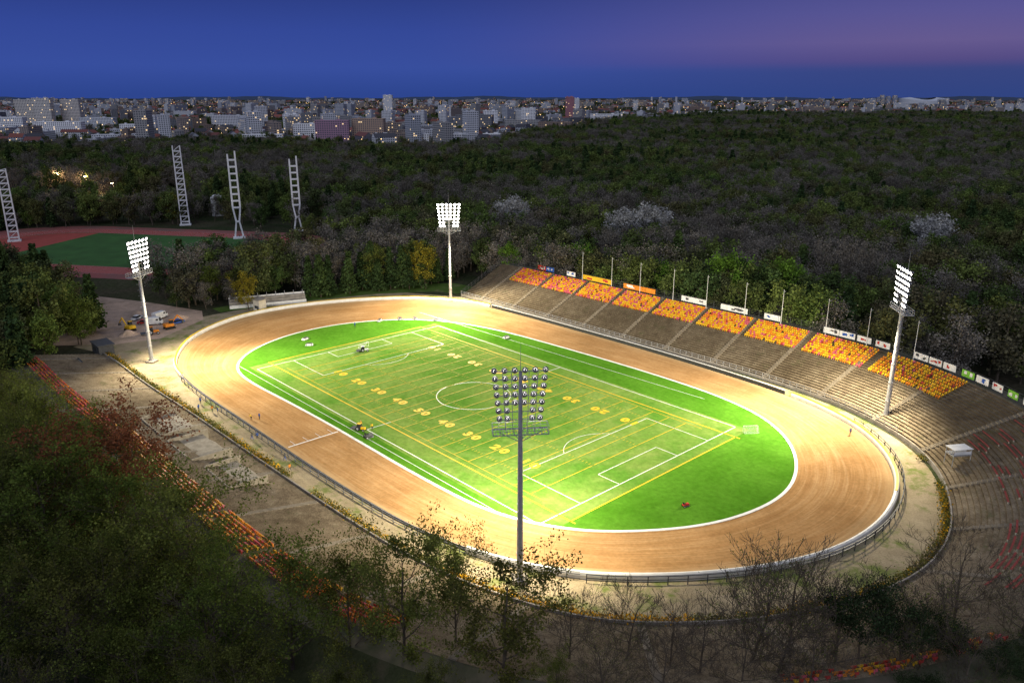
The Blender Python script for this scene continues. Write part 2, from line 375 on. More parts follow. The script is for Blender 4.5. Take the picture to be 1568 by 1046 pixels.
def seatblock(name,i0,i1,r0,r1,pal,prob=1,gap=1.0):
    mb=MB(); s0,s1=cumL[i0]+gap,cumL[i1]-gap
    for r in range(r0,r1):
        s=s0
        while s<s1:
            if random.random()<prob:
                i=min(n-2,int(np.searchsorted(cumL,s)))
                p=HG[i]+(HG[i+1]-HG[i])*((s-cumL[i])/max(1e-6,cumL[i+1]-cumL[i])); q=nHG[i]
                rot=ANG+math.atan2(q[0],-q[1])
                z=rowz(i,r); d=1+r*DEP+.5
                m=random.choices(range(4),pal)[0]
                x,y=W(*(p+q*d)); mb.box(x,y,z+.42,.46,.42,.07,rot,m)
                x2,y2=W(*(p+q*(d+.21))); mb.box(x2,y2,z+.62,.46,.06,.36,rot,m)
                mb.box(x,y,z+.2,.08,.2,.38,rot,m)
            s+=.56
    if mb.v: return mb.obj(name,[M_orange,M_yel,M_pink,M_red])
def idx_at(a,b): return int(np.argmin(np.hypot(HG[:,0]-a,HG[:,1]-b)))
bounds=[idx_at(a,b) for a,b in ((78,53),(60,60),(43,62),(27,62),(11,62),(-5,62),(-21,61.5),(-37,61.5),(-53,61),(-69,60.5))]
for k in range(9):
    pk=.05+.05*k
    seatblock('stadium_seats',bounds[k],bounds[k+1],15,24,[.3,.62-pk*.6,pk*.8,.04],.97)
ia=idx_at(-92,-57); ib=idx_at(62,-50); st=16
for i in range(ia,ib,st): seatblock('stadium_seats',i,min(i+st,ib),18 if i>ia+60 else 20,25,[.35,.25,.15,.25] if i>ia+60 else [.2,.06,.3,.44],.88,.8)
seatblock('stadium_seats',idx_at(90,-31),idx_at(101,-10),22,25,[.3,.2,.15,.35],.6,.8)
mb=MB(); i0=idx_at(103,0); i1=idx_at(85,48)
for r in range(9,24):
    i=i0
    while i<i1-6:
        ln=random.choice((3,4,5)); 
        if random.random()<.55:
            sweep(mb,HG,nHG,[(1+r*DEP+.3,rowz(i,r)+.36),(1+r*DEP+.3,rowz(i,r)+.42),(1+r*DEP+.6,rowz(i,r)+.42),(1+r*DEP+.6,rowz(i,r)+.36)],False,0,i,i+ln+1)
            x,y=W(*(HG[i]+nHG[i]*(1+r*DEP+.45))); mb.box(x,y,rowz(i,r)+.17,.12,.3,.38,0,1)
        i+=ln+1
mb.obj('wooden_bench_rows',[simple('red_bench_wood',(.36,.06,.05),.8,(.22,.05,.04),1),M_conc])
mb=MB(); sweep(mb,HG,nHG,[(.75,0),(.75,.95),(1.0,.95),(1.0,0)],False,0); mb.obj('terrace_front_wall',[M_conc])
mb=MB()
i0=idx_at(80,51)
for z in (1.4,1.9): sweep(mb,HG,nHG,[(.8,z),(.8,z+.07),(.87,z+.07),(.87,z)],False,0,i0,n)
for i in range(i0,n,2):
    x,y=W(*(HG[i]+nHG[i]*.85)); mb.box(x,y,1.4,.09,.09,1.1)
mb.obj('crowd_railing',[M_steel])
mb=MB(); i0=idx_at(103,0); DT=D0+.6
for i in range(i0,n,3):
    x,y=W(*(HG[i]+nHG[i]*DT)); z=rowz(i,NR-1); mb.box(x,y,z+1.2,.1,.1,2.4)
for z in (.2,.7,1.2,1.7,2.35):
    zt=rowz(n-5,NR-1)+z; sweep(mb,HG,nHG,[(DT-.03,zt),(DT-.03,zt+.05),(DT+.03,zt+.05),(DT+.03,zt)],False,0,idx_at(104,10),n)
p=HG[-1];q=nHG[-1]
for r in range(0,NR,2):
    x,y=W(*(p+q*(1+r*DEP))); z=rowz(n-1,r); mb.box(x,y,z+.9,.08,.08,1.8)
a0=p+q*1;a1=p+q*(1+(NR-1)*DEP)
for dz in (.5,1.1,1.7): mb.tube((*W(*a0),rowz(n-1,0)+dz),(*W(*a1),rowz(n-1,NR-1)+dz),.05,.05,4)
mb.obj('perimeter_fence',[M_dsteel])
def banner(a0,a1,main,acc):
    j=int(np.argmin([abs((HG[k]+nHG[k]*DT)[0]-(a0+a1)/2)+(0 if HG[k][1]>20 else 999) for k in range(n)]))
    c=HG[j]+nHG[j]*(DT-.12); t=np.array([-nHG[j][1],nHG[j][0]]); rot=ANG+math.atan2(t[1],t[0]); x,y=W(*c); z=rowz(j,NR-1)+1.35; w=(a1-a0)
    mb=MB(); mb.box(0,0,0,w,.05,1.6,0,0)
    fr=np.array(W(*(c-nHG[j])))-np.array((x,y)); sgn=1 if (fr[0]*-math.sin(rot)+fr[1]*math.cos(rot))>0 else -1
    for k in range(random.randint(2,4)):
        ww=w*random.uniform(.1,.22); mb.box(random.uniform(-.36,.36)*w,sgn*(.035+.004*k),random.uniform(-.3,.3),ww,.02,random.uniform(.3,.8),0,1)
    mb.box(-w*.46,0,-1.0,.08,.08,.5,0,2); mb.box(w*.46,0,-1.0,.08,.08,.5,0,2)
    mb.obj('advertising_banner',[main,acc,M_dsteel],None,(x,y,z),rot)
for a0,a1,mm,ac in [(-63,-59,M_red2,M_white),(-59,-55,M_blue,M_white),(-48,-44,M_white,M_blue),(-41,-28,M_yel,M_red2),(-23,-10,M_orange,M_white),(0,9,M_white,M_dsteel),(14,23,M_white,M_dsteel),(29,34,M_white,M_blue),(47,51.5,M_white,M_dsteel),(52,56.5,M_white,M_blue),(57,61,M_white,M_red2),(61.5,65.5,M_white,M_red2),(72,76,M_white,M_dsteel),(76.5,80,M_white,M_red2),(80.5,84,M_white,M_red2),(84.5,88,M_green2,M_white),(88.5,92,M_white,M_blue),(92.5,95.5,M_white,M_red2),(96,99,M_green2,M_white),(100,103,M_white,M_dsteel),(103.5,106,M_white,M_blue)]:
    banner(a0,a1,mm,ac)
mbp=MB(); mbp.tube((0,0,0),(0,0,10),.09,.05,8); mbp.box(0,0,.1,.5,.5,.2); mbp.tube((0,0,10),(0,0,10.15),.1,.08,8,0,True); mbp.box(.25,0,9.7,.5,.03,.06)
fp=mbp.mesh('flagpole',[M_white])
for k in range(10):
    a=-40+k*12.5
    j=int(np.argmin([abs((HG[q]+nHG[q]*20)[0]-a)+(0 if HG[q][1]>20 else 999) for q in range(n)]))
    x,y=W(*(HG[j]+nHG[j]*(D0-.4))); inst('flagpole',fp,(x,y,rowz(j,NR-1)))
# ---------------------------------------------------------------- hedge strip
def leafcards(mb,C,size,m=0):
    k=len(C); U=rng.normal(size=(k,3)); U/=np.linalg.norm(U,axis=1)[:,None]; R=rng.normal(size=(k,3)); V=np.cross(U,R); V/=np.linalg.norm(V,axis=1)[:,None]
    s=(size*rng.uniform(.6,1.3,k))[:,None]; 
    q=np.stack([C-U*s*.5,C+V*s*.38,C+U*s*.5,C-V*s*.38],1).reshape(-1,3)
    i=len(mb.v); mb.v+= [tuple(x) for x in q.tolist()]; mb.f+= [(i+4*j,i+4*j+1,i+4*j+2,i+4*j+3) for j in range(k)]; mb.m+=[m]*k
M_hedge=leafmat('hedge_leaves',[(.13,.13,.035),(.13,.13,.035)]); M_flow=leafmat('forsythia_flowers',[(.6,.33,.02),(.6,.33,.02)])
mh=MB()
for i in range(0,n):
    a,b=HG[i]
    if b>45: break
    fl=.7 if (55<a<88 and b<-20) else (.3 if i%40<22 else .06)
    if fl<.1 and i%53<9: continue
    x,y=W(*(HG[i]+nHG[i]*.05)); k=int(random.uniform(45,85))
    C=np.array([x,y,.65])+rng.normal(size=(k,3))*np.array([.5,.5,.28])
    f=rng.random(k)<fl; 
    if (~f).any(): leafcards(mh,C[~f],.35,0)
    if f.any(): leafcards(mh,C[f],.35,1)
mh.obj('hedge',[M_hedge,M_flow])
M_pale=simple('pale_concrete',(.38,.34,.27),.9,(.24,.21,.16),1)
def platform(a,b0,w,dp,z):
    mb=MB(); mb.box(0,-dp/2,z/2,w,dp,z,0,0)
    for s in range(6): mb.box(0,.2+.4*(5-s)-.0,(z*(s+1)/7)/2,w*.5,.4,z*(s+1)/7,0,0)
    for x in (-w/2-.2,w/2+.2): mb.box(x,-dp/2+.6,z/2+.4,.3,dp+1.2,z+.8,0,0)
    mb.box(0,-dp-.2,z/2+.4,w,.3,z+.8,0,0)
    for x in (-w*.3,w*.3): mb.box(x,.05,z*.5,.2,.12,z*.9,0,0)
    x,y=W(a,b0); mb.obj('concrete_platform',[M_pale],None,(x,y,0),ANG)
platform(-27,-60.5,12,7,2.4); platform(-11,-60.5,12,7,2.4); platform(5,-60.5,11,6,2.2)
# ---------------------------------------------------------------- floodlight masts
def mast(x,y,h,tgt,main,spill):
    e=empty('floodlight_mast',(x,y,0)); rot=math.atan2(tgt[1]-y,tgt[0]-x)-math.pi/2
    e.rotation_euler[2]=rot
    mb=MB(); mb.box(0,0,.3,2.4,2.4,.6,0,1); 
    for k in range(6): mb.tube((0,0,.6+(h-.6)*k/6),(0,0,.6+(h-.6)*(k+1)/6),.52-.045*k,.52-.045*(k+1),14,0)
    for k in range(6): z=.6+(h-9)*k/6; mb.tube((0,0,z),(0,0,z+.14),.6-.045*k,.6-.045*k,14,0,True)
    mb.obj('pole',[M_steel,M_conc],e)
    mb=MB()
    for s in (-.2,.2): mb.tube((s,-.62,1),(s,-.45,h-8.5),.035,.035,4)
    for k in range(int((h-10)/.6)): z=1.2+k*.6; mb.tube((-.2,-.61+.0045*k,z),(.2,-.61+.0045*k,z),.025,.025,4)
    for k in range(int((h-12)/1.6)):
        z=3+k*1.6
        mb.tube((-.35,-.6,z),(-.35,-1.1,z),.02,.02,4);mb.tube((.35,-.6,z),(.35,-1.1,z),.02,.02,4);mb.tube((-.35,-1.1,z),(.35,-1.1,z),.02,.02,4)
    mb.obj('ladder',[M_steel],e)
    mb=MB(); zb=h-9.2
    for yy in (-1.1,1.1):
        mb.tube((-4,yy,zb),(4,yy,zb),.09,.09,4); mb.tube((-4,yy,zb+1.1),(4,yy,zb+1.1),.05,.05,4); mb.tube((-4,yy,zb+.55),(4,yy,zb+.55),.04,.04,4)
        for k in range(9): mb.tube((-4+k,yy,zb),(-4+k,yy,zb+1.1),.04,.04,4)
    for xx in (-4,4): mb.tube((xx,-1.1,zb),(xx,1.1,zb),.09,.09,4); mb.tube((xx,-1.1,zb+1.1),(xx,1.1,zb+1.1),.05,.05,4)
    for k in range(17): mb.tube((-4+k*.5,-1.1,zb),(-4+k*.5,1.1,zb),.045,.045,4)
    for xx in (-3,-1,1,3): mb.tube((0,0,zb-1.6),(xx,0,zb),.06,.06,4)
    rows=7
    for r in range(rows):
        z=zb+1.8+r*1.22; w=3.0+.12*r; mb.tube((-w,.3,z),(w,.3,z),.07,.07,4); mb.tube((0,0,z),(0,.3,z),.08,.08,4)
    for xx in (-2.2,-1.1,1.1,2.2): mb.tube((xx*.95,.3,zb),(xx*1.15,.3,zb+1.8+6*1.22),.055,.055,4)
    mb.tube((0,0,h),(0,0,h+4.2),.05,.015,5)
    mb.obj('lamp_frame',[M_steel],e)
    mb=MB()
    for r in range(rows):
        z=zb+1.8+r*1.22; w=2.9+.12*r
        for k in range(6):
            if r in (0,1) and k in (2,3): continue
            xx=-w+2*w*k/5
            d=Vector((xx*.03,1,-.42)).normalized(); p0=Vector((xx,.45,z+.12))
            mb.tube(p0,p0+d*.25,.2,.42,10,0); mb.tube(p0+d*.25,p0+d*.4,.42,.46,10,0)
            mb.tube(p0-d*.28,p0,.17,.2,8,0,True)
            i=len(mb.v); c=p0+d*.37; u=d.orthogonal().normalized(); v=d.cross(u)
            for q in range(10): t=2*math.pi*q/10; mb.v.append(tuple(c+u*(.43*math.cos(t))+v*(.43*math.sin(t))))
            mb.f.append(tuple(range(i,i+10))); mb.m.append(1)
    mb.obj('floodlights',[M_dlamp,M_lamp],e)
    for nm,pw,ang,bl,col in (('beam',main,118,1.0,(1,.9,.68)),('spill',spill,172,.5,(1,.88,.64))):
        ld=bpy.data.lights.new(nm,'SPOT'); ld.energy=pw; ld.color=col; ld.spot_size=math.radians(ang); ld.spot_blend=bl; ld.shadow_soft_size=1.5
        lo=bpy.data.objects.new(nm,ld); COL.objects.link(lo); lo.parent=e; lo.location=(0,3.2,h-10.6)
        d=Vector((0,math.hypot(tgt[0]-x,tgt[1]-y),-h*(.85 if nm=='beam' else 1.9))); lo.rotation_euler=d.to_track_quat('-Z','Y').to_euler()
mast(-100,206,34,W(-10,0),280000,115000); mast(-22,273,34.8,W(-10,0),330000,180000); mast(85,165,35.2,W(15,5),310000,160000); mast(1.2,103.5,34,W(5,0),260000,88000)
# ---------------------------------------------------------------- trees
RMIN=.02
def grow(mb,p,d,ln,r,lev,maxlev,tips,sides,nch,up=.25):
    segs=3 if lev<2 else 2; q=Vector(p); dd=Vector(d); pts=[(q.copy(),r)]
    for s in range(segs):
        dd=(dd+Vector((random.gauss(0,.14),random.gauss(0,.14),random.gauss(0,.08)+.05))).normalized()
        nq=q+dd*ln/segs; r1=r*(1-.22*(s+1)) if segs==3 else r*(1-.35*(s+1))
        r1=max(r1,RMIN*.7); mb.tube(q,nq,pts[-1][1],r1,max(3,sides-lev),0); q=nq; pts.append((q.copy(),r1))
    if lev>=maxlev:
        tips.append((q,dd)); tips.append((pts[1][0],dd)); return
    for c in range(nch[lev]):
        f=random.uniform(.3,1.0); k=min(int(f*segs),segs-1); pa=pts[k][0].lerp(pts[k+1][0],f*segs-k)
        az=random.uniform(0,2*math.pi); o=dd.orthogonal().normalized(); o.rotate(Matrix.Rotation(az,3,dd))
        nd=(dd*random.uniform(.5,.9)+o*random.uniform(.5,.95)+Vector((0,0,up))).normalized()
        grow(mb,pa,nd,ln*random.uniform(.45,.7),max(RMIN,pts[k][1]*.55),lev+1,maxlev,tips,sides,nch,up)
    grow(mb,q,dd,ln*.55,max(RMIN,pts[-1][1]*.8),lev+1,maxlev,tips,sides,nch,up)
def decid(name,seed,h,spread,maxlev,nch,nleaf,lsize,clump,mats,limbs=9,base=.28,sides=6,up=.25,drop=.2):
    random.seed(seed); mb=MB(); tips=[]
    p=Vector((0,0,-.3)); lean=Vector((random.gauss(0,.04),random.gauss(0,.04),1)).normalized(); r=h*.018; segs=7; pts=[]
    for s in range(segs):
        lean=(lean+Vector((random.gauss(0,.05),random.gauss(0,.05),.05))).normalized(); nq=p+lean*h*.82/segs; r1=r*(1-.12)
        mb.tube(p,nq,r,r1,sides+2,0); pts.append((p.copy(),nq.copy(),r)); p=nq; r=r1
    for k in range(limbs):
        f=base+(.97-base)*(k+random.random()*.6)/limbs; s=min(int(f*segs),segs-1); pa=pts[s][0].lerp(pts[s][1],f*segs-s)
        az=k*2.4+random.uniform(-.4,.4); el=random.uniform(.35,.8)+.3*f
        d=Vector((math.cos(az),math.sin(az),el)).normalized(); prof=math.sin(math.pi*min(1,(.25+.75*(1-f)/(1-base)) ))*.35+.75
        grow(mb,pa,d,spread*prof*random.uniform(.75,1.15),pts[s][2]*.5,1,maxlev,tips,sides,nch,up)
    grow(mb,p,lean,h*.18,r,1,maxlev,tips,sides,nch,up)
    if nleaf:
        T=np.array([list(t[0]) for t in tips]); C=np.repeat(T,nleaf,0)+rng.normal(size=(len(T)*nleaf,3))*clump
        keep=rng.random(len(T))>drop; kk=np.repeat(keep,nleaf); leafcards(mb,C[kk],lsize,1)
    zs=max(v[2] for v in mb.v); k=h/zs; mb.v=[(v[0]*k,v[1]*k,v[2]*k) for v in mb.v]
    return mb.mesh(name,mats)
def spruce(name,seed,h,rad,mats,nl=2400,ls=.9):
    random.seed(seed); mb=MB(); mb.tube((0,0,-.3),(0,0,h*.95),h*.016,.04,7,0)
    nb=70; C=[]
    for k in range(nb):
        f=.12+.86*k/nb; rr=rad*(1-f)**.8*random.uniform(.6,1.2)+.25; az=k*2.4; z=h*f
        e=Vector((math.cos(az)*rr,math.sin(az)*rr,z-rr*.25)); mb.tube((0,0,z),e,.07,.02,3,0)
        m=int(nl/nb); t=rng.random(m)**.6
        C.append(np.array([0,0,z])+np.outer(t,np.array(e)-np.array([0,0,z]))+rng.normal(size=(m,3))*np.array([.35,.35,.22])*(.5+rr*.2))
    leafcards(mb,np.vstack(C),ls,1); return mb.mesh(name,mats)
def pine(name,seed,h,rad,mats,nleaf=60,ls=.3):
    random.seed(seed); mb=MB(); tips=[]; p=Vector((0,0,-.3)); d=Vector((.03,.02,1)); r=h*.015; pts=[]
    for s in range(8):
        d=(d+Vector((random.gauss(0,.05),random.gauss(0,.05),0))).normalized(); q=p+d*h*.9/8; mb.tube(p,q,r,r*.9,8,0); pts.append((p.copy(),q.copy(),r)); p=q;r*=.9
    for k in range(13):
        f=.5+.48*k/13; s=min(int(f*8),7); pa=pts[s][0].lerp(pts[s][1],f*8-s); az=k*2.4
        dd=Vector((math.cos(az),math.sin(az),.25)).normalized(); grow(mb,pa,dd,rad*random.uniform(.6,1.0),pts[s][2]*.4,2,3,tips,6,[0,0,4,3,2],.15)
    T=np.array([list(t[0]) for t in tips]); C=np.repeat(T,nleaf,0)+rng.normal(size=(len(T)*nleaf,3))*np.array([.75,.75,.3]); leafcards(mb,C,ls,1)
    zs=max(v[2] for v in mb.v); k=h/zs; mb.v=[(v[0]*k,v[1]*k,v[2]*k) for v in mb.v]
    return mb.mesh(name,mats)
L_near=leafmat('spring_leaves',[(.085,.125,.026),(.12,.145,.032),(.1,.105,.028),(.14,.17,.04)],.4)
L_red=leafmat('copper_leaves',[(.17,.065,.035),(.19,.08,.035)])
L_yel=leafmat('yellow_green_leaves',[(.2,.2,.03),(.26,.22,.03)])
L_lime=leafmat('fresh_green_leaves',[(.11,.21,.03),(.15,.26,.035)])
L_for=leafmat('forest_leaves',[(.055,.09,.03),(.09,.11,.03),(.12,.105,.05),(.11,.17,.035),(.1,.09,.055),(.065,.11,.03),(.16,.2,.05),(.06,.085,.03)],0)
L_twig=leafmat('bare_twig_haze',[(.14,.125,.1),(.2,.18,.15),(.11,.1,.08)],0)
L_white=leafmat('pale_blossom',[(.36,.36,.34),(.3,.3,.29)],0)
L_pine=leafmat('pine_needles',[(.025,.04,.018),(.035,.05,.02)],0)
L_con=leafmat('spruce_needles',[(.035,.062,.024),(.06,.095,.03)],0)
nch=[0,5,4,3]
near=[decid('broadleaf_tree',11,21,7.8,3,nch,15,.4,.5,[M_bark,L_near],12,.22,drop=.25),
      decid('broadleaf_tree',12,21,6.8,3,nch,16,.4,.48,[M_bark,L_near],12,.2,drop=.25),
      decid('broadleaf_tree',13,20,8.0,3,nch,15,.4,.55,[M_bark,L_near],12,.22,drop=.25)]
red=decid('copper_beech_tree',14,18,8.2,3,nch,18,.42,.5,[M_bark,L_red],13,.2)
RMIN=.034
bare=[decid('bare_tree',21,17,6.0,4,[0,4,3,3,2],0,.3,.3,[M_bark,L_near],12,.2,6,.45),decid('bare_tree',22,16,5.6,4,[0,4,4,2,2],1,.2,.3,[M_bark,L_near],12,.15,6,.5)]
RMIN=.02
pin=pine('pine_tree',31,15,4.6,[M_bark,L_pine])
def T(name,me,X,Y,z0,top,h0,rot=None,wx=1):
    s=(top-z0)/h0; inst(name,me,(X,Y,z0),random.uniform(0,6.28) if rot is None else rot,(s*wx,s*wx,s))
random.seed(5)
for X,Y,z0,top,k,wx in [(-27,80,2,25.5,0,1.05),(-20,81,2,23,2,.75),(-13,79,3,24.5,1,.85),(-7,83,3,21.5,2,.75),(-1,76,3,22.8,1,1.05),(-45,96,1,24,2,1.1),(-38,88,1,19.5,0,1.0),(-83,128,1,27,0,1.2),(-67,100,1,23.5,1,1.25),(-54,80,1,21,2,1.1),(-36,78,1,18,1,1.0),(-62,82,0,18,1,1.2),(-19,70,3,13.5,2,1),(-30,71,2,16,1,1),(-77,110,1,22,2,1.2),(-60,92,1,19,0,1.1),(-46,76,0,15,0,1.1),(5,72,4,14,0,.8),(-55,103,1,21,1,1.1),(-9,70,3,14,0,.9),(-74,122,1,20,1,1.1),(-93,138,1,22,2,1.1),(-50,90,1,20,2,1.0)]:
    T('broadleaf_tree',near[k],X,Y,z0,top,(21,21,20)[k],None,wx)
T('copper_beech_tree',red,-65,117,1,25,18,None,1.2)
for X,Y,z0,top,k in [(7,80,4,15.5,0),(14,80,4,15,1),(19,78,4,14,0),(28.6,79,4,21.5,1),(34,80,4,20,0),(38,76,4,20,1),(26,73,4,15,0),(44,76,4,16,1),(56,84,6,20,0),(61,80,6,18,1),(11,72,4,15,1),(33,72,4,16,0),(51,72,4,15,1),(22,76,4,16,0),(49,79,4,18.5,1),(30,75,4,18,1),(17,73,4,14.5,0),(-34,76,2,17,0)]:
    T('bare_tree',bare[k],X,Y,z0,top,(17,16)[k],None,1.1)
for X,Y,z0,top in [(41.5,78,4,18.5),(46,77,4,16.5),(51,76,5,14.5),(56,73,5,12.5),(45,70,4,12),(60,76,6,13)]:
    T('pine_tree',pin,X,Y,z0,top,15,None,.85)
fcol=bpy.data.collections.new('forest_sources')
F=[]
for sd in range(4): F.append(decid('forest_tree_mesh',40+sd,17,5.0,2,[0,4,2,0],32,.75,.75,[M_bark,L_for],10,.22,4))
for sd in range(2): F.append(decid('forest_bare_mesh',50+sd,17,4.6,2,[0,6,2],18,.5,.8,[M_bark,L_twig],11,.22,4,.4))
F.append(spruce('forest_spruce_mesh',60,18,3.4,[M_bark,L_con])); F.append(spruce('forest_spruce_mesh',61,16,3.8,[M_bark,L_con]))
for me in F: o=bpy.data.objects.new('forest_tree',me); fcol.objects.link(o)
yel=decid('yellow_tree_mesh',71,15.5,4.3,2,[0,5,3],26,.6,.6,[M_bark,L_yel],11,.2,5); lime=decid('lime_tree_mesh',72,15.5,4.4,2,[0,5,3],26,.6,.6,[M_bark,L_lime],11,.18,5); whi=decid('white_tree_mesh',73,15.5,5,2,[0,6,3],44,.6,.8,[M_bark,L_white],14,.12,5); olive=decid('olive_tree_mesh',74,15.5,4.6,2,[0,5,3],28,.55,.6,[M_bark,L_near],11,.2,5)
for X,Y,t,nm,me in [(-33,293,19,'maple_tree',yel),(-91,262,14,'maple_tree',yel),(-191,450,19,'willow_tree',yel),(-106,268,15,'maple_tree',olive),(-98,272,14,'maple_tree',olive),
   (72,252,24,'linden_tree',lime),(90,242,23,'linden_tree',lime),(54,262,18,'linden_tree',lime),(-52,292,18,'maple_tree',olive),(24,288,19,'linden_tree',lime),(0,300,17,'linden_tree',lime),(40,272,17,'linden_tree',olive),(130,222,17,'linden_tree',olive),
   (62,352,26,'blossoming_tree',whi),(51,358,23,'blossoming_tree',whi),(0,385,25,'grey_poplar_tree',whi),(176,325,25,'grey_poplar_tree',whi),(-128,222,16,'maple_tree',olive),(-132,210,14,'maple_tree',olive),(143,225,15,'linden_tree',lime)]:
    inst(nm,me,(X,Y,0),random.uniform(0,6.28),t/15.5)
for k in range(15):
    x=-74+k*3.5+random.uniform(-.8,.8); y=276+k*1.6+random.uniform(-4,4)
    inst('spruce_tree',F[6+k%2],(x,y+3,0),random.random()*6,random.uniform(.62,1.08))
for X,Y,t in [(105,262,26),(112,258,27),(117,254,26),(108,270,22),(98,262,20),(122,248,20)]: inst('birch_tree',F[4],(X,Y,0),random.random()*6,(.6*t/17,.6*t/17,t/17))
AC=(-188,374)
def blocked(x,y):
    a,b=L(x,y)
    if abs((a-10)/122)**4+abs((b-1)/90)**4<1: return True
    if abs((a+5)/116)**4+abs((b-3)/84)**4<1: return True
    if (x+106)**2+(y-238)**2<20**2: return True
    if abs(a+140)<34 and abs(b+36)<12: return True
    u,v=x-AC[0],y-AC[1]; c,s=math.cos(.2),math.sin(.2); u,v=u*c-v*s,u*s+v*c
    if (u/112)**2+(v/68)**2<1: return True
    if -420<x<-200 and 470<y<610 and random.random()<.85: return True
    if -190<x<-105 and 395<y<470 and random.random()<.6: return True
    if -180<x<-120 and 285<y<330 and random.random()<.7: return True
    return False
def citymask(x,y):
    lim=1060+ (0 if x<-60 else (x+60)*2.2) ; lim=min(lim,2300)
    return y>lim+70*math.sin(x*.012)
pts=[];sc=[];ix=[];rz=[]
random.seed(99)
y=190.0
while y<7000:
    sp=8.0 if y<700 else (10.5 if y<1500 else (16 if y<2600 else 34))
    x=-.72*y-60
    while x<.72*y+60:
        X=x+random.uniform(-.45,.45)*sp; Yq=y+random.uniform(-.45,.45)*sp
        if not blocked(X,Yq):
            cm=citymask(X,Yq)
            if cm and random.random()<.66: pass
            else:
                cl=math.sin(X*.011+1.3)*math.cos(Yq*.009)+math.sin((X+Yq)*.023)*.6
                r=random.random()
                if cl>.55: k=6+int(r*2) if r<.3 else int(random.random()*4)
                elif cl<-.4: k=4+int(random.random()*2) if r<.6 else int(random.random()*4)
                else: k=int(random.random()*6) if r<.93 else 6
                pts.append((X,Yq,0)); g=random.uniform(.6,1.3)*(1 if y<700 else 1.0+min(.5,(sp-8)/16)); 
                if cm: g*=.6
                sc.append((g*(1.1 if y<1500 else 1.35),)*2+(g*.98*(.8 if 900<Yq<1100 else 1),)); ix.append(k); rz.append(random.uniform(0,6.28))
        x+=sp
    y+=sp
def instancer(name,pts,sc,ix,rz,col):
    me=bpy.data.meshes.new(name); me.from_pydata(pts,[],[])
    a=me.attributes.new('idx','INT','POINT'); a.data.foreach_set('value',np.array(ix,dtype=np.int32))
    a=me.attributes.new('rotz','FLOAT_VECTOR','POINT'); a.data.foreach_set('vector',np.array([(0,0,r) for r in rz],dtype=np.float32).ravel())
    a=me.attributes.new('scl','FLOAT_VECTOR','POINT'); a.data.foreach_set('vector',np.array(sc,dtype=np.float32).ravel())
    o=bpy.data.objects.new(name,me); COL.objects.link(o)
    ng=bpy.data.node_groups.new(name+'_nodes','GeometryNodeTree'); ng.interface.new_socket('Geometry',in_out='INPUT',socket_type='NodeSocketGeometry'); ng.interface.new_socket('Geometry',in_out='OUTPUT',socket_type='NodeSocketGeometry')
    gi=ng.nodes.new('NodeGroupInput');go=ng.nodes.new('NodeGroupOutput'); ip=ng.nodes.new('GeometryNodeInstanceOnPoints'); ci=ng.nodes.new('GeometryNodeCollectionInfo')
    ci.inputs['Collection'].default_value=col; ci.inputs['Separate Children'].default_value=True; ci.inputs['Reset Children'].default_value=True
    def na(nm,t):
        q=ng.nodes.new('GeometryNodeInputNamedAttribute'); q.data_type=t; q.inputs[0].default_value=nm
        return [s for s in q.outputs if s.enabled and s.name=='Attribute'][0]
    ip.inputs['Pick Instance'].default_value=True
    ng.links.new(gi.outputs[0],ip.inputs['Points']); ng.links.new(ci.outputs[0],ip.inputs['Instance']); ng.links.new(na('idx','INT'),ip.inputs['Instance Index']); 
    ng.links.new(na('rotz','FLOAT_VECTOR'),ip.inputs['Rotation']); ng.links.new(na('scl','FLOAT_VECTOR'),ip.inputs['Scale']); ng.links.new(ip.outputs[0],go.inputs[0])
    md=o.modifiers.new('instances','NODES'); md.node_group=ng; return o
instancer('forest',pts,sc,ix,rz,fcol)
ncol=bpy.data.collections.new('wood_sources')
for me in near+[bare[0]]: o=bpy.data.objects.new('wood_tree',me); ncol.objects.link(o)
pts=[];sc=[];ix=[];rz=[]
y=56
while y<215:
    x=-160
    while x<0:
        X=x+random.uniform(-3.5,3.5);Yq=y+random.uniform(-3.5,3.5); a,b=L(X,Yq)
        if b<-86 and Yq>50 and a<95:
            g=random.uniform(.55,.95)*(1.0 if a>-60 else .75)
            if Yq<75: g*=.8
            pts.append((X,Yq,0)); sc.append((g*1.1,g*1.1,g)); ix.append(random.choice((0,1,2,0,1,2,3,3))); rz.append(random.random()*6.28)
        x+=9
    y+=9
instancer('roadside_wood',pts,sc,ix,rz,ncol)
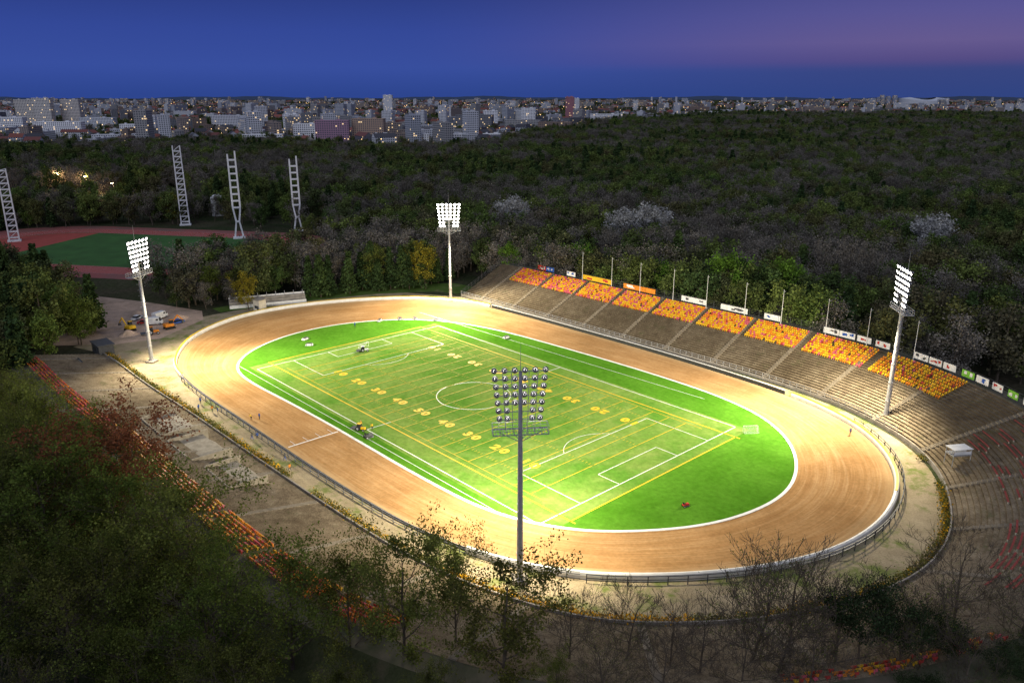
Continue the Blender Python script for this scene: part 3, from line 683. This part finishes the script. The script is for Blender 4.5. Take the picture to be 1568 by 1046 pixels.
# ---------------------------------------------------------------- city
class City:
    def __init__(s): s.v=[];s.f=[];s.uv=[];s.c=[]
    def face(s,p,uv,col):
        i=len(s.v); s.v+=p; s.f.append(tuple(range(i,i+len(p)))); s.uv+=uv; s.c+=[(*col,1)]*len(p)
    def bld(s,x,y,w,d,h,rot,wall,roof,gable=False):
        c,sn=math.cos(rot),math.sin(rot); P=lambda X,Y,Z:(x+X*c-Y*sn,y+X*sn+Y*c,Z)
        q=[(-w/2,-d/2),(w/2,-d/2),(w/2,d/2),(-w/2,d/2)]; u0=random.randint(0,400)*3.2
        for k in range(4):
            a,b=q[k],q[(k+1)%4]; l=w if k%2==0 else d; nl=max(1,round(l/3.2))*3.2; nh=max(1,round(h/3))*3
            s.face([P(*a,0),P(*b,0),P(*b,h),P(*a,h)],[(u0,0),(u0+nl,0),(u0+nl,nh),(u0,nh)],wall); u0+=nl
        if gable:
            r=h+d*.38; A,B=P(-w/2-.4,0,r),P(w/2+.4,0,r); e=.4; z4=[(0,0)]*4
            s.face([P(-w/2-e,-d/2-e,h-.3),P(w/2+e,-d/2-e,h-.3),B,A],z4,roof); s.face([P(w/2+e,d/2+e,h-.3),P(-w/2-e,d/2+e,h-.3),A,B],z4,roof)
            s.face([P(-w/2,-d/2,h),P(-w/2,0,r-.2),P(-w/2,d/2,h)],[(0,0)]*3,wall); s.face([P(w/2,-d/2,h),P(w/2,d/2,h),P(w/2,0,r-.2)],[(0,0)]*3,wall)
        else:
            s.face([P(*q[0],h),P(*q[1],h),P(*q[2],h),P(*q[3],h)],[(0,0)]*4,roof)
            for (X,Y,ww,dd) in ((w*.2,0,min(6,w*.3),min(5,d*.5)),(-w*.3,0,3,3)):
                z1=h+2.6; qq=[(X-ww/2,Y-dd/2),(X+ww/2,Y-dd/2),(X+ww/2,Y+dd/2),(X-ww/2,Y+dd/2)]
                for k in range(4): a,b=qq[k],qq[(k+1)%4]; s.face([P(*a,h),P(*b,h),P(*b,z1),P(*a,z1)],[(0,0)]*4,wall)
                s.face([P(*t,z1) for t in qq],[(0,0)]*4,roof)
            for k in range(4):
                a,b=q[k],q[(k+1)%4]; s.face([P(a[0]*1.01,a[1]*1.01,h-.2),P(b[0]*1.01,b[1]*1.01,h-.2),P(b[0]*1.01,b[1]*1.01,h+.8),P(a[0]*1.01,a[1]*1.01,h+.8)],[(0,0)]*4,wall)
    def obj(s,name,mat):
        me=bpy.data.meshes.new(name); me.from_pydata(s.v,[],s.f); ul=me.uv_layers.new(name='UVMap'); ul.data.foreach_set('uv',np.array(s.uv,dtype=np.float32).ravel())
        ca=me.color_attributes.new('col','FLOAT_COLOR','CORNER'); ca.data.foreach_set('color',np.array(s.c,dtype=np.float32).ravel()); me.materials.append(mat)
        o=bpy.data.objects.new(name,me); COL.objects.link(o); return o
m,nt,b=newmat('facade'); uvn=N(nt,'ShaderNodeUVMap'); sp=N(nt,'ShaderNodeSeparateXYZ'); lk(nt,uvn.outputs[0],sp.inputs[0])
uu=math_(nt,'DIVIDE',sp.outputs[0],3.2); vv=math_(nt,'DIVIDE',sp.outputs[1],3.0); fu=math_(nt,'FRACT',uu); fv=math_(nt,'FRACT',vv)
def rngm(f,lo,hi): return math_(nt,'MULTIPLY',math_(nt,'GREATER_THAN',f,lo),math_(nt,'LESS_THAN',f,hi))
win=math_(nt,'MULTIPLY',rngm(fu,.22,.8),rngm(fv,.3,.85))
cb=N(nt,'ShaderNodeCombineXYZ'); lk(nt,math_(nt,'FLOOR',uu),cb.inputs[0]); lk(nt,math_(nt,'FLOOR',vv),cb.inputs[1]); wn=N(nt,'ShaderNodeTexWhiteNoise',noise_dimensions='2D'); lk(nt,cb.outputs[0],wn.inputs['Vector'])
lit=math_(nt,'MULTIPLY',math_(nt,'GREATER_THAN',wn.outputs['Value'],.95),win)
at=N(nt,'ShaderNodeAttribute',attribute_name='col'); c=mix(nt,win,at.outputs['Color'],(.05,.06,.08)); lk(nt,c,b.inputs['Base Color']); b.inputs['Roughness'].default_value=.7
b.inputs['Emission Color'].default_value=(1,.7,.35,1); lk(nt,math_(nt,'MULTIPLY',lit,1.1),b.inputs['Emission Strength']); M_fac=m; m.cycles.emission_sampling='NONE'
WALLS=[(.4,.42,.46),(.32,.31,.3),(.6,.61,.63),(.23,.16,.12),(.17,.17,.18),(.3,.24,.2),(.4,.38,.32),(.2,.08,.065),(.12,.12,.14)]
RED=[(.25,.07,.045),(.2,.06,.04),(.16,.05,.04)]; GRY=[(.06,.06,.07),(.1,.1,.11),(.04,.04,.05)]
random.seed(31)
C=City(); y=1110
rotc=[.1,.5,-.3,.9,1.2]
while y<9000:
    sp=38+ (y-1110)*.013; x=-.72*y
    while x<.74*y:
        X=x+random.uniform(-.4,.4)*sp; Yq=y+random.uniform(-.4,.4)*sp
        dens=.55*(.55+.55*math.sin(X*.0041+2)*math.cos(Yq*.0036+.5)) + (.2 if X<0 else .03)
        if citymask(X,Yq) and random.random()<dens:
            rot=rotc[int((X*.002+Yq*.0017)%5)]+random.choice((0,math.pi/2))
            t=random.random()
            if t<.58: C.bld(X,Yq,random.uniform(14,45),random.uniform(10,14),random.uniform(7,15),rot,random.choice(WALLS),random.choice(RED+RED+GRY),True)
            elif t<.91: C.bld(X,Yq,random.uniform(25,75),random.uniform(11,16),random.choice((12,15,15,18,24,33)) ,rot,random.choice(WALLS[:6]),random.choice(GRY))
            elif t<.97: C.bld(X,Yq,random.uniform(16,26),16,random.uniform(28,50),rot,random.choice(WALLS[:3]),random.choice(GRY))
            else: C.bld(X,Yq,70,40,9,rot,(.4,.4,.4),(.2,.2,.22))
        x+=sp
    y+=sp
C.obj('distant_city_buildings',M_fac)
def B(name,x0,x1,Y,h,wall,roof=(.12,.12,.13),d=14,rot=0):
    c=City(); c.bld(0,0,x1-x0,d,h,0,wall,roof); o=c.obj(name,M_fac); o.location=((x0+x1)/2,Y,0); o.rotation_euler[2]=rot
wt=(.82,.82,.82)
for x0,x1,Y,h,w in [(-1030,-990,1700,60,(.6,.56,.5)),(-985,-950,1690,63,(.66,.62,.56)),(-946,-905,1720,60,(.6,.55,.5)),(-775,-697,1320,28,wt),(-890,-838,1400,33,wt),(-870,-798,1640,26,(.6,.62,.65)),(-371,-318,1120,18,wt),(-575,-500,1560,32,(.6,.6,.62)),(-290,-241,1200,34,(.35,.2,.28)),(-238,-190,1215,36,(.4,.28,.2)),(-330,-292,1230,28,wt),(178,250,1850,28,wt),(470,565,2200,26,wt),(-470,-437,3000,68,wt),(-640,-600,1330,24,wt),(-690,-655,1500,34,wt),(-60,-30,1700,38,wt),(20,50,1750,42,wt),(-180,-150,2000,44,wt),(-420,-390,1500,36,wt)]:
    B('apartment_block',x0,x1,Y,h,w,d=14,rot=random.uniform(-.15,.15))
for X in (-205,-150,-95,-43): B('townhouse_block',X,X+27,1190+random.uniform(-15,15),15,wt,d=13,rot=.12)
B('office_tower',144,166,2200,64,(.42,.16,.18),d=20); B('office_tower',167,180,2202,60,wt,d=18)
for X,h in ((2200,66),(2235,60),(2275,64)): B('tower_block',X,X+22,4900,h,(.35,.38,.45),d=22)
mb=MB(); pn=40
for k in range(pn):
    t0=2*math.pi*k/pn;t1=2*math.pi*(k+1)/pn
    def ar(t,rr,z): return (2500+math.cos(t)*130*rr,5000+math.sin(t)*100*rr,z)
    h0=34+14*abs(math.cos(t0))**2; h1=34+14*abs(math.cos(t1))**2
    mb.quad(ar(t0,1,0),ar(t1,1,0),ar(t1,1.04,h1),ar(t0,1.04,h0)); mb.quad(ar(t0,1.04,h0),ar(t1,1.04,h1),ar(t1,.6,h1+6),ar(t0,.6,h0+6))
mb.obj('football_arena',[simple('arena_membrane',(.7,.72,.75),.5)])
mb=MB(); random.seed(8)
M_cl=emis('street_lamp_glow',(1,.62,.25),6)
for k in range(750):
    Y=random.uniform(1080,7000); X=random.uniform(-.66,.66)*Y
    if not citymask(X,Y): continue
    z=random.uniform(9,15); r=(.35+Y*.00024)*random.uniform(.5,1.3); mb.tube((X,Y,0),(X,Y,z),.1,.08,4,1); mb.tube((X,Y,z),(X,Y,z+r),r,r*.4,5,0,True)
mb.obj('city_street_lights',[M_cl,M_dsteel])
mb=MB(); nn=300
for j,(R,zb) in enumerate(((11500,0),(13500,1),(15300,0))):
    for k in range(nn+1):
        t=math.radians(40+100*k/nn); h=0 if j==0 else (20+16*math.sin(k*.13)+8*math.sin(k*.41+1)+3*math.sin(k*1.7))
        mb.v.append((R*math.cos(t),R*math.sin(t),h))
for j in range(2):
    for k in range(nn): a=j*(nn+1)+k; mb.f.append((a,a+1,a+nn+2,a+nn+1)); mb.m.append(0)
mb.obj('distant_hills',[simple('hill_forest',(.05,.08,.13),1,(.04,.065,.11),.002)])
# ---------------------------------------------------------------- old stadium pylons
M_pyl=simple('pylon_concrete',(.78,.78,.78),.8,(.62,.62,.62),.5)
def pylon(x,y,h,kind,rot=.3):
    mb=MB(); w=1.9
    def leg(p0,p1,s=.75): mb.tube(p0,p1,s*.8,s*.7,4,0,True)
    hb=h*.36
    if kind==0:
        for s in (-1,1):
            for t in (-.7,.7): leg((s*w*1.15,t*1.2,0),(s*w,t,h),.5)
        z=2
        while z<h: 
            mb.box(0,0,z,2*w,1.6,.5); mb.tube((-w,0,z),(w,0,min(h,z+3)),.2,.2,4); z+=3
    else:
        for s in (-1,1):
            leg((s*w*1.15,0,0),(s*.75,0,hb*.55)); leg((s*.75,0,hb*.55),(s*w*.95,0,hb)); leg((s*w*.95,0,hb),(s*w*.95,0,h-(0 if s>0 else 1.5)))
        z=hb
        while z<h-4: mb.box(0,0,z,2*w*.95,.9,.8); z+=3.4
        mb.box(0,0,hb*.55,2.2,1.1,.8)
    mb.box(0,0,.4,6,4,.8)
    mb.obj('stadium_pylon',[M_pyl],None,(x,y,0),rot)
pylon(-186,446,44,0); pylon(-141,403,44,1); pylon(-116,424,40,1); pylon(-252,394,36,0,.5)
mb=MB(); mb.tube((0,0,0),(0,0,11),4.5,4.5,28,0,True); mb.tube((0,0,11),(0,0,12.6),4.6,2.5,28,0,True); 
for k in range(5): mb.tube((0,0,2+2*k),(0,0,2.15+2*k),4.56,4.56,28,1,True)
mb.tube((4.7,0,0),(4.7,0,12),.12,.12,5,1); mb.obj('water_tank',[M_white,M_steel],None,(-180,484,0))
def oval(hl,r,n=40):
    o=[]
    for k in range(n+1): t=-math.pi/2+math.pi*k/n; o.append((hl+r*math.cos(t),r*math.sin(t)))
    for k in range(n+1): t=math.pi/2+math.pi*k/n; o.append((-hl+r*math.cos(t),r*math.sin(t)))
    return o
def tr(p): c,s=math.cos(-.2),math.sin(-.2); return (AC[0]+p[0]*c-p[1]*s,AC[1]+p[0]*s+p[1]*c)
M_tar=simple('athletics_tartan',(.42,.08,.06),.9,(.32,.07,.05),.3); M_agr=simple('athletics_grass',(.055,.15,.035),1,(.04,.1,.025),.1)
polysheet('athletics_surround',[tr(p) for p in oval(52,58)],.03,simple('athletics_surround_mat',(.34,.09,.08),.9,(.16,.11,.09),.05),False)
mb=MB(); A_=oval(42,50);B_=oval(42,38)
for k in range(len(A_)-1): mb.quad((*tr(A_[k]),.06),(*tr(A_[k+1]),.06),(*tr(B_[k+1]),.06),(*tr(B_[k]),.06))
mb.quad((*tr(A_[-1]),.06),(*tr(A_[0]),.06),(*tr(B_[0]),.06),(*tr(B_[-1]),.06)); mb.obj('athletics_track',[M_tar])
mb=MB()
for L_ in range(9):
    o_=oval(42,38+L_*1.5)
    for k in range(len(o_)):
        p,q=o_[k],o_[(k+1)%len(o_)]; d=Vector((q[0]-p[0],q[1]-p[1])); 
        if d.length<.01: continue
        d.normalize(); nx,ny=-d.y*.05,d.x*.05
        mb.quad(*[(*tr(t),.08) for t in ((p[0]+nx,p[1]+ny),(p[0]-nx,p[1]-ny),(q[0]-nx,q[1]-ny),(q[0]+nx,q[1]+ny))])
mb.obj('athletics_lane_lines',[M_white])
polysheet('athletics_field',[tr(p) for p in oval(42,37.6)],.05,M_agr,False)
polysheet('athletics_semicircle',[tr((-42-37*math.sin(math.pi*k/24),37*math.cos(math.pi*k/24))) for k in range(25)],.065,M_tar,False)
polysheet('sports_field_sand',[(-370,548),(-290,548),(-270,575),(-300,600),(-370,600)],.03,simple('ball_field',(.4,.3,.18),1,(.1,.15,.05),.02),False)
polysheet('parking_lot',[(-380,492),(-250,492),(-240,520),(-380,524)],.03,simple('parking_asphalt',(.1,.1,.1),.9),False)
# ---------------------------------------------------------------- vehicles
def wheels(mb,xs,yw,r,w,m):
    for x in xs:
        for s in (-1,1): mb.tube((x,s*(yw-w/2),r),(x,s*(yw+w/2),r),r,r,14,m,True); mb.tube((x,s*(yw+w/2),r),(x,s*(yw+w/2+.02),r),r*.55,r*.5,10,3,True)
def car(col,kind):
    mb=MB()
    if kind=='car':
        mb.box(0,0,.55,4.3,1.75,.5,0,0,.97); mb.box(-.15,0,1.08,2.5,1.6,.58,0,1,.7,.86); mb.box(-.15,0,1.39,1.75,1.35,.05,0,0); mb.box(2.05,0,.72,.1,1.5,.2,0,2);mb.box(1.6,0,.84,1.0,1.6,.08,0,0,.95)
        wheels(mb,(-1.35,1.35),.78,.32,.2,4)
    elif kind=='van':
        mb.box(-.4,0,1.35,4.4,1.95,1.9,0,0,.97,.95); mb.box(2.1,0,.85,1.2,1.9,.85,0,0,.9); mb.box(1.85,0,1.7,.75,1.75,.9,0,1,.5,.9); mb.box(-.5,0,2.33,4.0,1.7,.08,0,0); mb.box(1.1,0,1.75,.7,1.99,.5,0,1)
        wheels(mb,(-1.6,1.75),.86,.36,.22,4)
    elif kind=='tractor':
        mb.box(.9,0,1.0,1.7,.8,.7,0,0,.9); mb.box(-.6,0,1.75,1.3,1.3,1.3,0,1,.85); mb.box(-.6,0,2.45,1.35,1.3,.1,0,0); mb.tube((1.2,0,1.3),(1.2,0,2.2),.05,.05,6,2)
        wheels(mb,(-.8,),.85,.8,.4,4); wheels(mb,(1.3,),.75,.45,.28,4)
        mb.box(-2.6,0,.6,2.0,2.2,.35,0,2); mb.box(-1.6,0,.6,.6,.2,.15,0,2)
    elif kind=='excavator':
        for s in (-1,1): mb.box(0,s*.9,.4,3.2,.5,.75,0,4,.85,1)
        mb.box(-.2,0,1.3,2.8,2.2,.9,0,0,.95); mb.box(.5,-.5,2.2,1.2,1.0,1.2,0,1,.85); mb.box(.5,-.5,2.85,1.2,1.0,.1,0,0)
        mb.tube((1,.3,1.5),(3,.3,3.8),.22,.2,6,0,True); mb.tube((3,.3,3.8),(4.6,.3,2.0),.2,.15,6,0,True); mb.box(4.6,.3,1.5,.7,.9,.8,0,2,.6)
    elif kind=='mower':
        mb.box(.45,0,.55,.9,.7,.35,0,0,.8); mb.box(-.35,0,.5,.7,.75,.3,0,0,.9); mb.box(-.4,0,.78,.4,.4,.12,0,4); mb.box(-.62,0,1.0,.1,.4,.4,0,4); mb.tube((.1,0,.7),(-.05,0,1.05),.03,.03,6,2); mb.box(.1,0,.22,.9,1.1,.16,0,2)
        wheels(mb,(-.5,),.45,.26,.2,4); wheels(mb,(.7,),.4,.2,.15,4)
    return mb.mesh(kind,[col,M_glass,M_dsteel,M_steel,M_black])
cache={}
def veh(kind,name,col,x,y,rot,z=.06,sc=1):
    if (kind,col.name) not in cache: cache[(kind,col.name)]=car(col,kind)
    inst(name,cache[(kind,col.name)],(x,y,z),rot,sc)
for nm,kd,cl,a,b,r in [('delivery_van','van',M_white,-118,-36,.3),('delivery_van','van',M_white,-124,-32,1.2),('excavator','excavator',M_orange,-110,-34,.8),('parked_car','car',M_red2,-121,-38,.2),('parked_car','car',M_blue,-114,-30,.9),('parked_car','car',M_white,-128,-38,1.4),('tractor','tractor',M_orange,-107,-40,.5),('excavator','excavator',M_yel,-116,-44,2.6)]:
    veh(kd,nm,cl,*W(a,b),r)
veh('tractor','tractor',M_white,*W(-48,-1),.2,.1,.65)
veh('tractor','roller_tractor',M_yel,*W(-.5,-32),-.4,.1,.65); veh('mower','ride_on_mower',M_dsteel,*W(4,-33),.7,.1,1.2); veh('mower','ride_on_mower',M_red2,*W(68,-7),.4,.1,.8)
random.seed(4)
for k in range(26):
    x=-375+k*4.8; 
    if random.random()<.7: veh('car','parked_car',random.choice((M_white,M_dsteel,M_steel,M_red2,M_blue)),x,502+random.uniform(-.5,.5),1.57)
    if random.random()<.5: veh('car','parked_car',random.choice((M_white,M_dsteel,M_steel,M_red2)),x,514,1.57)
for a,b,r,h in ((-112,-46,3,1.6),(-120,-28,3.5,1.5),(-128,-30,2.5,1.3),(-133,-36,3,1.6)):
    mb=MB(); mb.v.append((0,0,h)); 
    for j in range(1,6):
        for k in range(18): t=2*math.pi*k/18; rr=r*j/5*(1+.12*math.sin(3*t+a)+random.uniform(-.05,.05)); mb.v.append((rr*math.cos(t),rr*math.sin(t),h*(1-(j/5)**1.3)+random.uniform(-.05,.05)*(j<5)))
    for k in range(18): mb.f.append((0,1+k,1+(k+1)%18)); mb.m.append(0)
    for j in range(4):
        for k in range(18): q=1+j*18+k;q2=1+j*18+(k+1)%18; mb.f.append((q,q+18,q2+18,q2)); mb.m.append(0)
    mb.obj('sand_heap',[M_yard],None,(*W(a,b),.03))
def hut(name,a,b,w,d,h,wall,roof,rot=0,z=0):
    mb=MB(); mb.box(0,0,h/2,w,d,h,0,0); mb.box(0,0,h+.1,w+.6,d+.6,.2,0,1); mb.box(w*.2,-d/2-.02,1.05,.9,.06,2.0,0,2)
    for k in range(int(w/3)): mb.box(-w/2+1.2+k*2.2,-d/2-.02,1.6,1.1,.05,.9,0,3); mb.box(-w/2+1.2+k*2.2,d/2+.02,1.6,1.1,.05,.9,0,3)
    mb.obj(name,[wall,roof,M_dsteel,M_glass],None,(*W(a,b),z),ANG+rot)
hut('site_hut',-98,-57,7,4,3,M_dsteel,M_dsteel,0); hut('kiosk',-111,-3,3,3,4,simple('hut_cream',(.6,.55,.45),.8),M_conc,.3)
mb=MB()
for x in (-1.9,1.9):
    for y in (-1.1,1.1): mb.tube((x,y,-1.2),(x,y,2.3),.07,.07,6)
for z in (1.0,2.3): 
    for y in (-1.1,1.1): mb.tube((-1.9,y,z),(1.9,y,z),.05,.05,5)
    for x in (-1.9,1.9): mb.tube((x,-1.1,z),(x,1.1,z),.05,.05,5)
mb.box(0,0,1.2,4,2.4,.12,0,0); mb.box(0,0,2.38,4.2,2.6,.08,0,1); mb.box(0,-1.1,1.6,3.8,.05,.6,0,1)
mb.obj('judges_platform',[M_steel,M_white],None,(*W(95.7,44),2.8),ANG+1)
mb=MB()
for r in range(4): mb.box(0,r*.9,.25+r*.35,26,.85,.5+r*.7,0,0)
mb.box(0,-.9,.6,26,.15,1.2,0,1); mb.box(0,3.6,1.6,26,.15,3.0,0,1)
for k in range(9): mb.box(-12.5+k*3.1,3.4,2.0,.15,.15,4,0,2)
mb.obj('small_grandstand',[M_conc,M_white,M_steel],None,(-86,268,0),.38)
mb=MB()
for k in range(4): mb.box(k*3.4,0,.55,3.2,.25,1.0,0,k%2)
mb.obj('safety_barrier',[M_white,M_red2],None,(*W(-90,-61),.0),ANG)
mb=MB(); mb.box(0,0,1.0,4.2,.12,1.3,0,0); mb.box(0,-.07,1.0,3.0,.05,.5,0,1); mb.box(-1.9,0,.3,.1,.5,.7,0,2);mb.box(1.9,0,.3,.1,.5,.7,0,2); mb.obj('advertising_board',[M_dsteel,M_white,M_steel],None,(-117,201,1),ANG)
def goal(a,b,rot,sc):
    mb=MB(); w=3.66;h=2.44
    mb.tube((-w,0,0),(-w,0,h),.09,.09,8);mb.tube((w,0,0),(w,0,h),.09,.09,8);mb.tube((-w,0,h),(w,0,h),.09,.09,8)
    for s in (-w,w): mb.tube((s,0,h),(s,-1,h),.05,.05,6);mb.tube((s,-1,h),(s,-2,0),.05,.05,6);mb.tube((s,0,0),(s,-2,0),.06,.06,6)
    mb.tube((-w,-2,0),(w,-2,0),.06,.06,6)
    for k in range(16): x=-w+2*w*k/15; mb.tube((x,-1,h),(x,-2,0),.025,.025,3,1)
    for k in range(6): f=k/5; mb.tube((-w,-1-f,h*(1-f)),(w,-1-f,h*(1-f)),.025,.025,3,1)
    o=mb.obj('football_goal',[M_white,M_white],None,(*W(a,b),.1),ANG+rot); o.scale=(sc*.8,sc,sc)
goal(58,31,.9,.55); goal(-51,1,-1.3,.55)
random.seed(12)
for a,b in ((-72,20),(-69,26),(-66,30),(-60,34),(-64,-10),(-70,-8),(-30,38)):
    mb=MB(); mb.box(0,0,.3,2.2,1.1,.5,0,0,.85); mb.box(0,0,.62,1.8,.8,.14,0,1,.9); mb.box(-.8,0,.3,.12,1.2,.56,0,1); mb.box(.8,0,.3,.12,1.2,.56,0,1); mb.obj('crash_cushion',[M_white,M_dsteel],None,(*W(a,b),.08),random.random()*3)
# ---------------------------------------------------------------- people
M_skin=simple('skin',(.5,.3,.2),.6)
def body(name,pose,jc,tc_):
    J={'pel':(0,0,.95),'ch':(0,.02,1.25),'ub':(0,.0,1.42),'nk':(0,.02,1.52),'hd':(0,.04,1.66),'ht':(0,.03,1.74),
       'hl':(-.1,0,.9),'kl':(-.11,.03,.5),'al':(-.12,0,.09),'tl':(-.12,.15,.04),'hr':(.1,0,.9),'kr':(.11,.03,.5),'ar':(.12,0,.09),'tr':(.12,.15,.04),
       'sl':(-.19,0,1.42),'el':(-.25,0,1.13),'wl':(-.26,.1,.88),'fl':(-.26,.13,.78),'sr':(.19,0,1.42),'er':(.25,0,1.13),'wr':(.26,.1,.88),'fr':(.26,.13,.78)}
    if pose=='walk': J.update(kl=(-.1,.2,.52),al=(-.1,.3,.1),tl=(-.1,.45,.06),kr=(.1,-.05,.5),ar=(.1,-.33,.14),tr=(.1,-.2,.04),wl=(-.24,-.22,.92),fl=(-.24,-.25,.83),wr=(.24,.28,.98),fr=(.24,.35,.92))
    if pose=='bend': J.update(ch=(0,.2,1.12),ub=(0,.36,1.18),nk=(0,.45,1.2),hd=(0,.56,1.24),ht=(0,.63,1.25),sl=(-.19,.36,1.18),sr=(.19,.36,1.18),el=(-.22,.42,.9),er=(.22,.42,.9),wl=(-.2,.5,.65),wr=(.2,.5,.65),fl=(-.2,.53,.56),fr=(.2,.53,.56))
    R={'pel':.15,'ch':.14,'ub':.13,'nk':.06,'hd':.105,'ht':.07,'hl':.1,'kl':.065,'al':.045,'tl':.04,'sl':.07,'el':.045,'wl':.032,'fl':.035}
    names=list(J); E=[('pel','ch'),('ch','ub'),('ub','nk'),('nk','hd'),('hd','ht'),('pel','hl'),('hl','kl'),('kl','al'),('al','tl'),('pel','hr'),('hr','kr'),('kr','ar'),('ar','tr'),('ub','sl'),('sl','el'),('el','wl'),('wl','fl'),('ub','sr'),('sr','er'),('er','wr'),('wr','fr')]
    me=bpy.data.meshes.new(name); me.from_pydata([J[k] for k in names],[(names.index(a),names.index(b)) for a,b in E],[])
    o=bpy.data.objects.new(name,me); COL.objects.link(o); o.modifiers.new('Skin','SKIN')
    sv=me.skin_vertices[0].data
    for i,k in enumerate(names):
        r=R.get(k) or R.get(k[0]+'l'); sv[i].radius=(r,r*.85 if k in('pel','ch','ub') else r); sv[i].use_root=(k=='pel')
    sb=o.modifiers.new('S','SUBSURF'); sb.levels=1; sb.render_levels=1
    bpy.context.view_layer.update(); m2=bpy.data.meshes.new_from_object(o.evaluated_get(bpy.context.evaluated_depsgraph_get())); bpy.data.objects.remove(o)
    m2.materials.clear()
    for x in (jc,tc_,M_skin,M_black): m2.materials.append(x)
    hd=Vector(J['hd'])
    for p in m2.polygons:
        c=p.center; d=(c-hd).length
        if d<.17: p.material_index=2 if (c.y>hd.y-.01 and c.z<hd.z+.06) else 3
        elif c.z<.12: p.material_index=3
        elif c.z<.93 and abs(c.x)<.2 and not(pose=='bend' and c.y>.3): p.material_index=1
        elif min((c-Vector(J['fl'])).length,(c-Vector(J['fr'])).length)<.08: p.material_index=2
        else: p.material_index=0
        p.use_smooth=True
    return m2
try:
    bods=[body('person','stand',M_blue,M_dsteel),body('person','walk',M_orange,M_dsteel),body('person','bend',M_yel,M_black),body('person','walk',M_dsteel,M_blue)]
    for a,b,k,r in [(-33,-52,1,.3),(-31,-51.5,0,2),(-22,-47.5,2,1),(-21,-46,0,2.5),(-12,-52,3,1),(-11.5,-51,0,.4),(-36,-54,0,1),(1,-30,2,.5),(-2,-31,1,2),(2,-51.5,3,1),(-40,-52,0,3),(7,-53,1,1),(-71,10,0,1),(74,45,0,0)]:
        inst('person',bods[k],(*W(a,b),.08 if abs(b)<40 or b<-50 else .25),r)
except Exception as ex: print('people',ex)
for X,Y,z in [(-352,620,13),(-321,600,12.4),(-276,550,12.5)]:
    e=empty('street_lamp',(X,Y,0)); mb=MB(); mb.tube((0,0,0),(0,0,z),.12,.07,6); mb.tube((0,0,z),(0,-1.5,z+.3),.06,.05,5); mb.box(0,-1.7,z+.3,.5,1.0,.2,0,0); mb.box(0,-1.7,z+.1,1.0,1.2,.3,0,1); mb.obj('post',[M_steel,emis('sodium_lens',(1,.7,.35),30)],e)
    ld=bpy.data.lights.new('bulb','POINT'); ld.energy=14000; ld.color=(1,.65,.35); ld.shadow_soft_size=.4; lo=bpy.data.objects.new('bulb',ld); COL.objects.link(lo); lo.parent=e; lo.location=(0,-1.7,z-.5)
# ---------------------------------------------------------------- world
w=bpy.data.worlds.new('World'); scene.world=w; w.use_nodes=True; nt=w.node_tree; bg=nt.nodes['Background']
tc=N(nt,'ShaderNodeTexCoord'); sx=N(nt,'ShaderNodeSeparateXYZ'); lk(nt,tc.outputs['Generated'],sx.inputs[0])
L1=ramp(nt,sx.outputs[2],[(0,(.026,.06,.27)),(.03,(.035,.076,.34)),(.07,(.028,.062,.31)),(.115,(.019,.041,.22)),(.3,(.14,.17,.29)),(1,(.28,.31,.41))])
R1=ramp(nt,sx.outputs[2],[(0,(.03,.058,.22)),(.026,(.036,.06,.22)),(.036,(.085,.07,.23)),(.055,(.125,.098,.275)),(.085,(.095,.088,.29)),(.12,(.06,.068,.26)),(.3,(.15,.17,.28)),(1,(.28,.31,.41))])
mr=N(nt,'ShaderNodeMapRange'); mr.inputs['From Min'].default_value=-.15; mr.inputs['From Max'].default_value=.5; mr.interpolation_type='SMOOTHSTEP'; lk(nt,sx.outputs[0],mr.inputs[0])
c=mix(nt,mr.outputs[0],L1.outputs[0],R1.outputs[0])
sky=N(nt,'ShaderNodeTexSky',sky_type='NISHITA'); sky.sun_disc=False; sky.sun_elevation=math.radians(1); sky.sun_rotation=math.radians(200)
c2=mix(nt,1.0,c,mix(nt,1.0,sky.outputs[0],(.004,.004,.004),'MULTIPLY'),'ADD')
lk(nt,c2,bg.inputs[0]); bg.inputs[1].default_value=1.0
sd=bpy.data.lights.new('sun','SUN'); sd.energy=.85; sd.angle=math.radians(40); sd.color=(.84,.88,1); so=bpy.data.objects.new('sun',sd); COL.objects.link(so); so.rotation_euler=(math.radians(62),0,math.radians(-20)); so.location=(0,-50,100)
# ---------------------------------------------------------------- camera
cd=bpy.data.cameras.new('camera'); cd.sensor_width=36; cd.lens=27.55; cd.clip_end=40000; cd.clip_start=.5
co=bpy.data.objects.new('camera',cd); COL.objects.link(co); co.location=(0,0,71); co.rotation_euler=(math.radians(90-17.484),0,0); scene.camera=co
